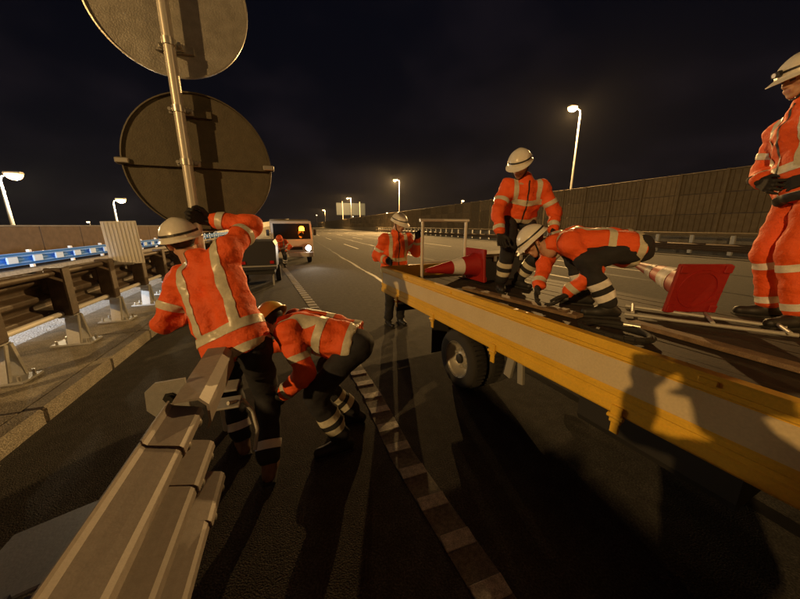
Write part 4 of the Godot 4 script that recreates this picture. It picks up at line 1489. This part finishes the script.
func night_sky() -> PanoramaSkyMaterial:
	# deep blue night with thin cloud lit by the town from below
	var W := 1024
	var Hh := 512
	var f := FastNoiseLite.new()
	f.seed = 21
	f.frequency = 1.3
	f.fractal_octaves = 5
	var im := Image.create(W, Hh, false, Image.FORMAT_RGBF)
	for y in Hh:
		var el := (0.5 - (y + 0.5) / Hh) * PI
		for x in W:
			var az := (x + 0.5) / W * TAU
			var d := Vector3(cos(el) * sin(az), sin(el), cos(el) * cos(az))
			var up := maxf(d.y, 0.0)
			var base := Color(0.0011, 0.0019, 0.0052).lerp(Color(0.0026, 0.0028, 0.0052), exp(-up * 5.0))
			var q := Vector3(d.x / (up + 0.22), 0.0, d.z / (up + 0.22))
			var n := f.get_noise_3d(q.x * 1.0, up * 0.5, q.z * 1.0) * 0.5 + 0.5
			var cl := smoothstep(0.42, 0.80, n)
			var col := base + Color(0.0046, 0.0030, 0.0034) * cl
			if d.y < 0.0: col = Color(0.004, 0.0035, 0.003)
			im.set_pixel(x, y, Color(col.r, col.g, col.b))
	var m := PanoramaSkyMaterial.new()
	m.panorama = ImageTexture.create_from_image(im)
	return m

func ribbed_panel() -> void:
	var t := thing("ribbed_panel", "white ribbed rectangular panel fixed on top of the brown steel barrier", "panel", Vector3(-2.47, 1.0, -6.0), 0.22)
	var m := MB.new()
	m.box(Vector3(0, 0.29, 0), Vector3(0.42, 0.66, 0.014), Basis.IDENTITY, 0.004)
	for k in 9:
		m.box(Vector3(-0.18 + k * 0.045, 0.29, 0.009), Vector3(0.020, 0.62, 0.005), Basis.IDENTITY, 0.002)
	obj("board", m, MATS.white_paint, t)
	obj("stay", bar(Vector3(0, -0.06, -0.03), Vector3(0, 0.5, -0.03), 0.02), MATS.galvanised, t)
	obj("clamp", bx(Vector3(0.12, 0.05, 0.07), 0.006, Vector3(0, -0.03, -0.03)), MATS.galvanised, t)
	t.rotation.z = 0.03

func far_things() -> void:
	# overhead sign far along the road
	var t := thing("overhead_sign", "big grey overhead sign on two posts far along the noise barrier", "road sign", Vector3(26.2, 0, -142.0))
	obj("board", bx(Vector3(13.0, 5.2, 0.2), 0.05, Vector3(0.2, 8.8, 0)), MATS.sign_grey, t)
	for x in [-3.6, 4.2]:
		obj("post", bar(Vector3(x, 0, 0.3), Vector3(x, 12.0, 0.3), 0.22), MATS.galvanised, t)
	# elevated slip road with a pale parapet, beyond the parked truck
	var s := thing("slip_road", "pale parapet of a rising slip road far behind the small truck", "ramp", Vector3(-9.5, 0, -48.0))
	var a := Vector3(0, 0.0, 0)
	var b := Vector3(9.0, 3.0, -78.0)
	var bs := look(b - a)
	var m := MB.new()
	m.sweep([Vector2(-0.2, 0.0), Vector2(-0.2, 1.1), Vector2(0.2, 1.1), Vector2(0.2, 0.0)], a, bs, a.distance_to(b))
	obj("parapet", m, MATS.wall_pale, s)
	var m2 := MB.new()
	m2.sweep([Vector2(-0.2, -1.6), Vector2(-0.2, 0.0), Vector2(7.0, 0.0), Vector2(7.0, -1.6)], a + Vector3(0, -0.01, 0), bs, a.distance_to(b))
	obj("deck", m2, MATS.wall_concrete, s)
	for k in 3:
		var p := a.lerp(b, 0.35 + k * 0.28)
		obj("pier", bx(Vector3(1.2, p.y + 0.2, 1.2), 0.05, Vector3(p.x - 3.0, p.y * 0.5 - 0.9, p.z)), MATS.wall_concrete, s)
	# distant lamps over the walls
	var far := [[Vector3(0.541, 0.079, -0.921), 66.0, "small white lamp peeping over the noise barrier beside the bed frame"], [Vector3(0.303, 0.041, -0.994), 150.0, "tiny white lamp low behind the worker at the tailgate"],
		[Vector3(-0.624, 0.012, -1.312), 60.0, "short pale lamp just above the brown wall"], [Vector3(0.047, 0.016, -1.077), 300.0, "faint far lamp above the small truck"], [Vector3(0.085, 0.034, -1.07), 300.0, "faint far lamp at the end of the lamp row"], [Vector3(0.20, 0.03, -1.045), 260.0, "faint far lamp below the overhead sign"]]
	for f in far:
		var head: Vector3 = Vector3(0, 1.55, 0) + f[0] * f[1]
		street_lamp(Vector3(head.x, 0, head.z - 0.5), head, 1.0, f[2], 0.0, "", Color(1, 0.85, 0.6), "lamp_far", 1.0 + f[1] / 200.0)
	# blue signal light by the shoulder
	var h := Vector3(0, 1.55, 0) + Vector3(-0.108, -0.018, -1.13) * 26.0
	var bl := thing("signal_light", "small blue signal light on a stand behind the dark trailer", "light", Vector3(h.x, 0, h.z))
	obj("stand", bar(Vector3.ZERO, Vector3(0, h.y - 0.1, 0), 0.02), MATS.galvanised, bl)
	var hs := obj("housing", bx(Vector3(0.22, 0.20, 0.14), 0.02, Vector3(0, h.y, -0.02)), MATS.black_plastic, bl)
	var lm := MB.new()
	lm.lathe(Vector3(0, h.y, 0.055), Vector3(0, 0, 1), [Vector2(0.085, 0), Vector2(0.06, 0.03), Vector2(0, 0.04)], 18)
	obj("lens", lm, MATS.blue_glass, hs)
	var l := OmniLight3D.new()
	l.light_color = Color(0.15, 0.5, 1.0)
	l.light_energy = 0.6
	l.light_size = 0.08
	l.omni_range = 40.0
	l.shadow_enabled = true
	l.omni_attenuation = 2.0
	l.name = "signal_glow"
	bl.add_child(l)
	l.position = Vector3(0, h.y, 0.22)

func deck_load() -> void:
	# tubular frame standing at the tail of the deck
	var f := thing("metal_frame", "open pale tubular metal frame standing at the tail of the truck deck", "frame", on_truck(Vector3(0.70, FLOOR, 0.42)), TRUCK_TURN + 0.0)
	for x in [-0.33, 0.33]:
		obj("upright", bar(Vector3(x, 0.012, 0), Vector3(x, 0.765, 0), 0.020), MATS.pole_paint, f)
		obj("foot_plate", bx(Vector3(0.11, 0.012, 0.11), 0.002, Vector3(x, 0.006, 0)), MATS.galvanised, f)
	obj("top_bar", bar(Vector3(-0.37, 0.765, 0), Vector3(0.37, 0.765, 0), 0.020), MATS.pole_paint, f)
	obj("lower_bar", bar(Vector3(-0.33, 0.24, 0), Vector3(0.33, 0.24, 0), 0.016), MATS.pole_paint, f)
	# cones lying on the deck
	cone(Vector3(2.98, FLOOR + 0.215, -1.44), Vector3(0.34, 0.16, -0.92), "big red traffic cone lying with its square base facing out beside the bending worker", [[0.20, 0.32], [0.42, 0.50]])
	cone(Vector3(2.16, FLOOR + 0.23, -3.28), Vector3(-0.93, -0.06, 0.02), "red traffic cone with white band lying by the metal frame", [[0.22, 0.36]])
	# dark tool chest behind the standing man
	var c := thing("tool_chest", "dark tool chest with a pale lid edge at the back of the deck", "chest", on_truck(Vector3(1.42, FLOOR, 0.62)), TRUCK_TURN)
	obj("case", bx(Vector3(0.74, 0.30, 0.40), 0.012, Vector3(0, 0.152, 0)), MATS.dark_paint, c)
	obj("lid", bx(Vector3(0.76, 0.05, 0.42), 0.012, Vector3(0, 0.327, 0)), MATS.brown_steel, c)
	for x in [-0.22, 0.22]: obj("latch", bx(Vector3(0.05, 0.07, 0.015), 0.004, Vector3(x, 0.29, 0.213)), MATS.bolt, c)
	obj("handle", bar(Vector3(-0.07, 0.2, 0.215), Vector3(0.07, 0.2, 0.215), 0.01), MATS.bolt, c)
	# loose boards, a steel stand and a coil of hose between the workers
	var w := [[Vector3(0.62, FLOOR + 0.018, 1.75), 1.30, 0.10, 0.10, "pale plank lying along the deck beside the crouching worker"], [Vector3(0.86, FLOOR + 0.018, 3.20), 1.10, 0.09, -0.06, "brown plank lying across the deck near the cab"]]
	for p in w:
		var t := thing("plank", p[4], "plank", on_truck(p[0]), TRUCK_TURN + p[3])
		obj("board", bx(Vector3(p[2], 0.030, p[1]), 0.004), MATS.plank_wood, t)
		obj("end_cleat", bx(Vector3(p[2] * 0.8, 0.016, 0.06), 0.003, Vector3(0, 0.022, p[1] * 0.4)), MATS.plank_wood, t)
	var st := thing("folding_stand", "folded galvanised sign stand lying flat on the deck below the red cone", "stand", on_truck(Vector3(1.42, FLOOR + 0.02, 2.82)), TRUCK_TURN + 0.5)
	for x in [-0.16, 0.16]: obj("leg", bar(Vector3(x, 0, -0.45), Vector3(x * 0.6, 0.0, 0.45), 0.014), MATS.galvanised, st)
	for z in [-0.40, 0.05, 0.40]: obj("cross_bar", bar(Vector3(-0.15, 0.02, z), Vector3(0.15, 0.02, z), 0.012), MATS.galvanised, st)
	var hose := thing("hose_coil", "black hose coiled on the deck in front of the bending worker", "hose", on_truck(Vector3(0.52, FLOOR + 0.02, 2.75)), 0.3)
	var hm := MB.new()
	var prev := Vector3.ZERO
	for k in 73:
		var a := TAU * k / 24.0
		var r := 0.15 + 0.012 * sin(k * 0.7)
		var q := Vector3(cos(a) * r, 0.001 + 0.011 * k / 24.0, sin(a) * r * 1.25)
		if k > 0: hm.cyl(prev, q, 0.016, 0.016, 8)
		prev = q
	obj("coil", hm, MATS.rubber, hose)
	var cp := MB.new()
	cp.cyl(prev, prev + Vector3(0.02, 0, 0.09), 0.022, 0.020, 12)
	obj("coupling", cp, MATS.bolt, hose)

func people() -> void:
	var V := func(x: float, y: float, z: float) -> Vector3: return Vector3(x, y, z)
	# worker holding the sign post, back to us
	person({"label": "worker in orange jacket and white helmet gripping the sign post, back turned", "base": Vector3(-0.33, 0, -1.95),
		"pelvis": Vector3(-0.36, 0.83, -2.00), "neck": Vector3(-0.54, 1.34, -2.22), "right": Vector3(0.40, 0.06, 0.19), "hip_right": Vector3(0.9, 0, 0.35),
		"head": Vector3(-0.66, 1.45, -2.34), "face": Vector3(-0.35, 0.05, -0.9), "head_up": Vector3(-0.30, 1, -0.1),
		"wrist_r": Vector3(-0.50, 1.585, -2.40), "elbow_r": Vector3(0.9, -0.1, 0.1), "hand_dir_r": Vector3(-0.85, 0.25, 0.1), "palm_r": Vector3(-0.2, 0, 1.0), "thumb_r": Vector3.UP, "hand_r": "grip",
		"wrist_l": Vector3(-0.70, 0.93, -2.46), "elbow_l": Vector3(-0.5, -0.6, 0.8), "hand_dir_l": Vector3(0.75, 0.1, -0.45), "palm_l": Vector3(0.3, 0, -1), "thumb_l": Vector3.UP, "hand_l": "grip",
		"ankle_r": Vector3(-0.24, 0.095, -1.80), "ankle_l": Vector3(-0.43, 0.095, -2.10), "knee_r": Vector3(0.1, 0, -1), "knee_l": Vector3(-0.3, 0, -1), "toe_r": Vector3(0.1, 0, -1), "toe_l": Vector3(-0.3, 0, -1),
		"chest_band": [0.14, 0.195], "leg_bands": [0.11], "boots": "boot_brown", "cell": 0.014})
	# worker bent double beside him
	person({"label": "worker in orange jacket and yellow helmet bent double beside the sign post", "base": Vector3(0.28, 0, -1.95),
		"pelvis": Vector3(0.33, 0.77, -2.02), "neck": Vector3(-0.08, 0.87, -2.20), "right": Vector3(-0.25, 0, -0.95), "hip_right": Vector3(-0.2, 0, -1),
		"head": Vector3(-0.17, 0.86, -2.34), "face": Vector3(-0.45, -0.75, -0.45), "head_up": Vector3(-0.6, 0.5, -0.5),
		"wrist_r": Vector3(-0.36, 0.56, -2.50), "elbow_r": Vector3(0.2, -0.6, -0.6), "wrist_l": Vector3(-0.13, 0.44, -2.00), "elbow_l": Vector3(0.5, -0.3, 0.5), "palm_l": Vector3(-0.3, 0, -1), "thumb_l": Vector3(-1, 0, 0),
		"ankle_l": Vector3(0.23, 0.095, -1.88), "ankle_r": Vector3(0.38, 0.095, -2.16), "knee_l": Vector3(-1, 0, 0.1), "knee_r": Vector3(-1, 0, -0.1), "toe_l": Vector3(-1, 0, 0.1), "toe_r": Vector3(-1, 0, -0.2),
		"helmet": "helmet_yellow", "stripe": false, "leg_bands": [0.13, 0.22], "leg_tape": "tape", "hem": 0.05, "cell": 0.014})
	# worker on the road behind the tailgate
	person({"label": "worker in orange jacket standing on the road behind the truck tailgate", "base": Vector3(1.48, 0, -4.45),
		"pelvis": Vector3(1.46, 0.93, -4.45), "neck": Vector3(1.47, 1.42, -4.36), "right": Vector3(-1, 0, 0.1), "head": Vector3(1.50, 1.585, -4.31), "face": Vector3(0.35, -0.35, 0.9),
		"wrist_r": Vector3(1.27, 1.06, -4.20), "elbow_r": Vector3(-0.5, -0.3, -1), "wrist_l": Vector3(1.70, 1.38, -4.10), "elbow_l": Vector3(0.2, -1, -0.2), "hand_l": "grip",
		"leg_bands": [], "ankle_r": Vector3(1.36, 0.095, -4.45), "ankle_l": Vector3(1.58, 0.095, -4.50), "cell": 0.018, "tape": "tape"})
	# worker standing on the deck, looking down
	person({"label": "worker in orange jacket and dark trousers standing on the deck, looking down", "base": Vector3(2.36, FLOOR, -2.85),
		"pelvis": Vector3(2.36, 1.65, -2.86), "neck": Vector3(2.32, 1.99, -2.70), "right": Vector3(-0.95, 0, -0.30), "head": Vector3(2.215, 2.14, -2.70), "face": Vector3(-0.75, -0.5, 0.45), "head_up": Vector3(-0.15, 1, 0.1),
		"wrist_r": Vector3(1.97, 1.47, -2.60), "elbow_r": Vector3(-0.8, 0, -0.5), "wrist_l": Vector3(2.50, 1.50, -2.46), "elbow_l": Vector3(0.9, -0.1, -0.3),
		"ankle_r": Vector3(2.14, 0.945, -2.76), "ankle_l": Vector3(2.46, 0.945, -2.86), "knee_r": Vector3(-0.5, 0, 1), "knee_l": Vector3(0.3, 0, 1), "toe_r": Vector3(-0.5, 0, 0.9), "toe_l": Vector3(0.1, 0, 1),
		"leg_tape": "tape", "leg_bands": [0.12, 0.22], "hem": 0.02, "cell": 0.016})
	# worker bent low over the deck
	person({"label": "worker in orange jacket crouching low over the deck with head down", "base": Vector3(2.36, FLOOR, -1.80),
		"pelvis": Vector3(2.58, 1.38, -1.74), "neck": Vector3(2.13, 1.42, -2.06), "right": Vector3(0.60, 0, -0.80), "hip_right": Vector3(0.6, 0, -0.8), "head": Vector3(2.00, 1.41, -2.17), "face": Vector3(-0.62, -0.70, -0.35), "head_up": Vector3(-0.7, 0.7, -0.5),
		"wrist_l": Vector3(2.10, 1.00, -1.86), "elbow_l": Vector3(0.6, -0.3, 0.6), "wrist_r": Vector3(1.90, 1.00, -1.98), "elbow_r": Vector3(-0.4, -0.3, -0.8), "palm_l": Vector3(-0.5, 0, -0.8), "thumb_l": Vector3(-0.8, 0, 0.6), "palm_r": Vector3(0.5, 0, 0.8),
		"ankle_l": Vector3(2.29, 0.945, -1.62), "ankle_r": Vector3(2.46, 0.945, -1.98), "knee_l": Vector3(-0.9, 0.2, -0.4), "knee_r": Vector3(-0.8, 0.2, -0.8), "toe_l": Vector3(-0.75, 0, -0.5), "toe_r": Vector3(-0.7, 0, -0.8),
		"hem": 0.03, "leg_bands": [0.08, 0.18], "stripe": true, "cell": 0.014})
	# man in a full orange suit at the front of the deck
	person({"label": "worker in full orange suit and white helmet standing on the deck", "base": Vector3(3.34, FLOOR, -1.12),
		"pelvis": Vector3(3.38, 1.79, -1.15), "neck": Vector3(3.39, 2.33, -1.29), "right": Vector3(0.62, 0, -0.78), "head": Vector3(3.37, 2.535, -1.335), "face": Vector3(-0.85, -0.28, -0.45),
		"wrist_l": Vector3(3.21, 1.86, -1.10), "elbow_l": Vector3(0.5, -0.4, 1.0), "wrist_r": Vector3(3.29, 1.86, -1.38), "elbow_r": Vector3(1.0, -0.4, -0.5), "hand_dir_l": Vector3(0.1, -0.3, -0.9), "hand_dir_r": Vector3(-0.5, -0.3, 0.7), "palm_l": Vector3(0.8, 0, 0.5), "palm_r": Vector3(0.8, 0, 0.5),
		"ankle_l": Vector3(3.26, 0.945, -1.00), "ankle_r": Vector3(3.48, 0.945, -1.22), "knee_l": Vector3(-0.8, 0, -0.5), "knee_r": Vector3(-0.8, 0, -0.5), "toe_l": Vector3(-0.85, 0, -0.35), "toe_r": Vector3(-0.7, 0, -0.7),
		"trousers": "hi_vis", "leg_tape": "white_tape", "leg_bands": [0.07, 0.34], "belt": true, "headlamp": true, "size": 1.03, "cell": 0.015})
	# far worker stooping before the small truck
	person({"label": "small far worker in orange stooping on the road before the pale truck", "base": Vector3(-0.45, 0, -12.4),
		"pelvis": Vector3(-0.42, 0.74, -12.55), "neck": Vector3(-0.40, 1.02, -12.2), "right": Vector3(-1, 0, 0.1), "head": Vector3(-0.40, 1.08, -12.05), "face": Vector3(0.1, -0.6, 0.8),
		"wrist_r": Vector3(-0.62, 0.62, -12.05), "wrist_l": Vector3(-0.22, 0.62, -12.05), "elbow_r": Vector3(-1, 0, 0), "elbow_l": Vector3(1, 0, 0),
		"ankle_r": Vector3(-0.58, 0.095, -12.42), "ankle_l": Vector3(-0.30, 0.095, -12.46), "knee_r": Vector3(-0.2, 0, 1), "knee_l": Vector3(0.2, 0, 1), "helmet": "hi_vis", "cell": 0.026})
	# the person taking the picture, just behind the lens
	person({"label": "person in orange jacket holding up a phone, taking the picture", "base": Vector3(-0.20, 0, 0.55),
		"pelvis": Vector3(-0.20, 0.93, 0.57), "neck": Vector3(-0.19, 1.44, 0.54), "right": Vector3(0.94, 0, 0.33), "head": Vector3(-0.24, 1.585, 0.44), "face": Vector3(0.33, -0.22, -0.92),
		"wrist_r": Vector3(0.06, 1.47, 0.20), "elbow_r": Vector3(0.8, -1, 0.2), "wrist_l": Vector3(-0.14, 1.47, 0.13), "elbow_l": Vector3(-0.8, -1, 0.2), "hand_dir_r": Vector3(0.2, 0.55, -0.5), "hand_dir_l": Vector3(0.3, 0.55, -0.4), "hand_r": "grip", "hand_l": "grip", "palm_r": Vector3(-1, 0, -0.2), "palm_l": Vector3(1, 0, -0.2),
		"ankle_r": Vector3(-0.08, 0.095, 0.60), "ankle_l": Vector3(-0.32, 0.095, 0.52), "cell": 0.02})
	var ph := thing("phone", "black phone held up by the person taking the picture", "phone", Vector3(-0.02, 1.55, 0.06))
	ph.rotation = Vector3(deg_to_rad(-13.6), deg_to_rad(-19.3), 0)
	obj("case", bx(Vector3(0.15, 0.073, 0.009), 0.003), MATS.phone_body, ph)
	obj("screen", bx(Vector3(0.142, 0.066, 0.002), 0.0005, Vector3(0, 0, 0.0055)), MATS.glass_dark, ph)
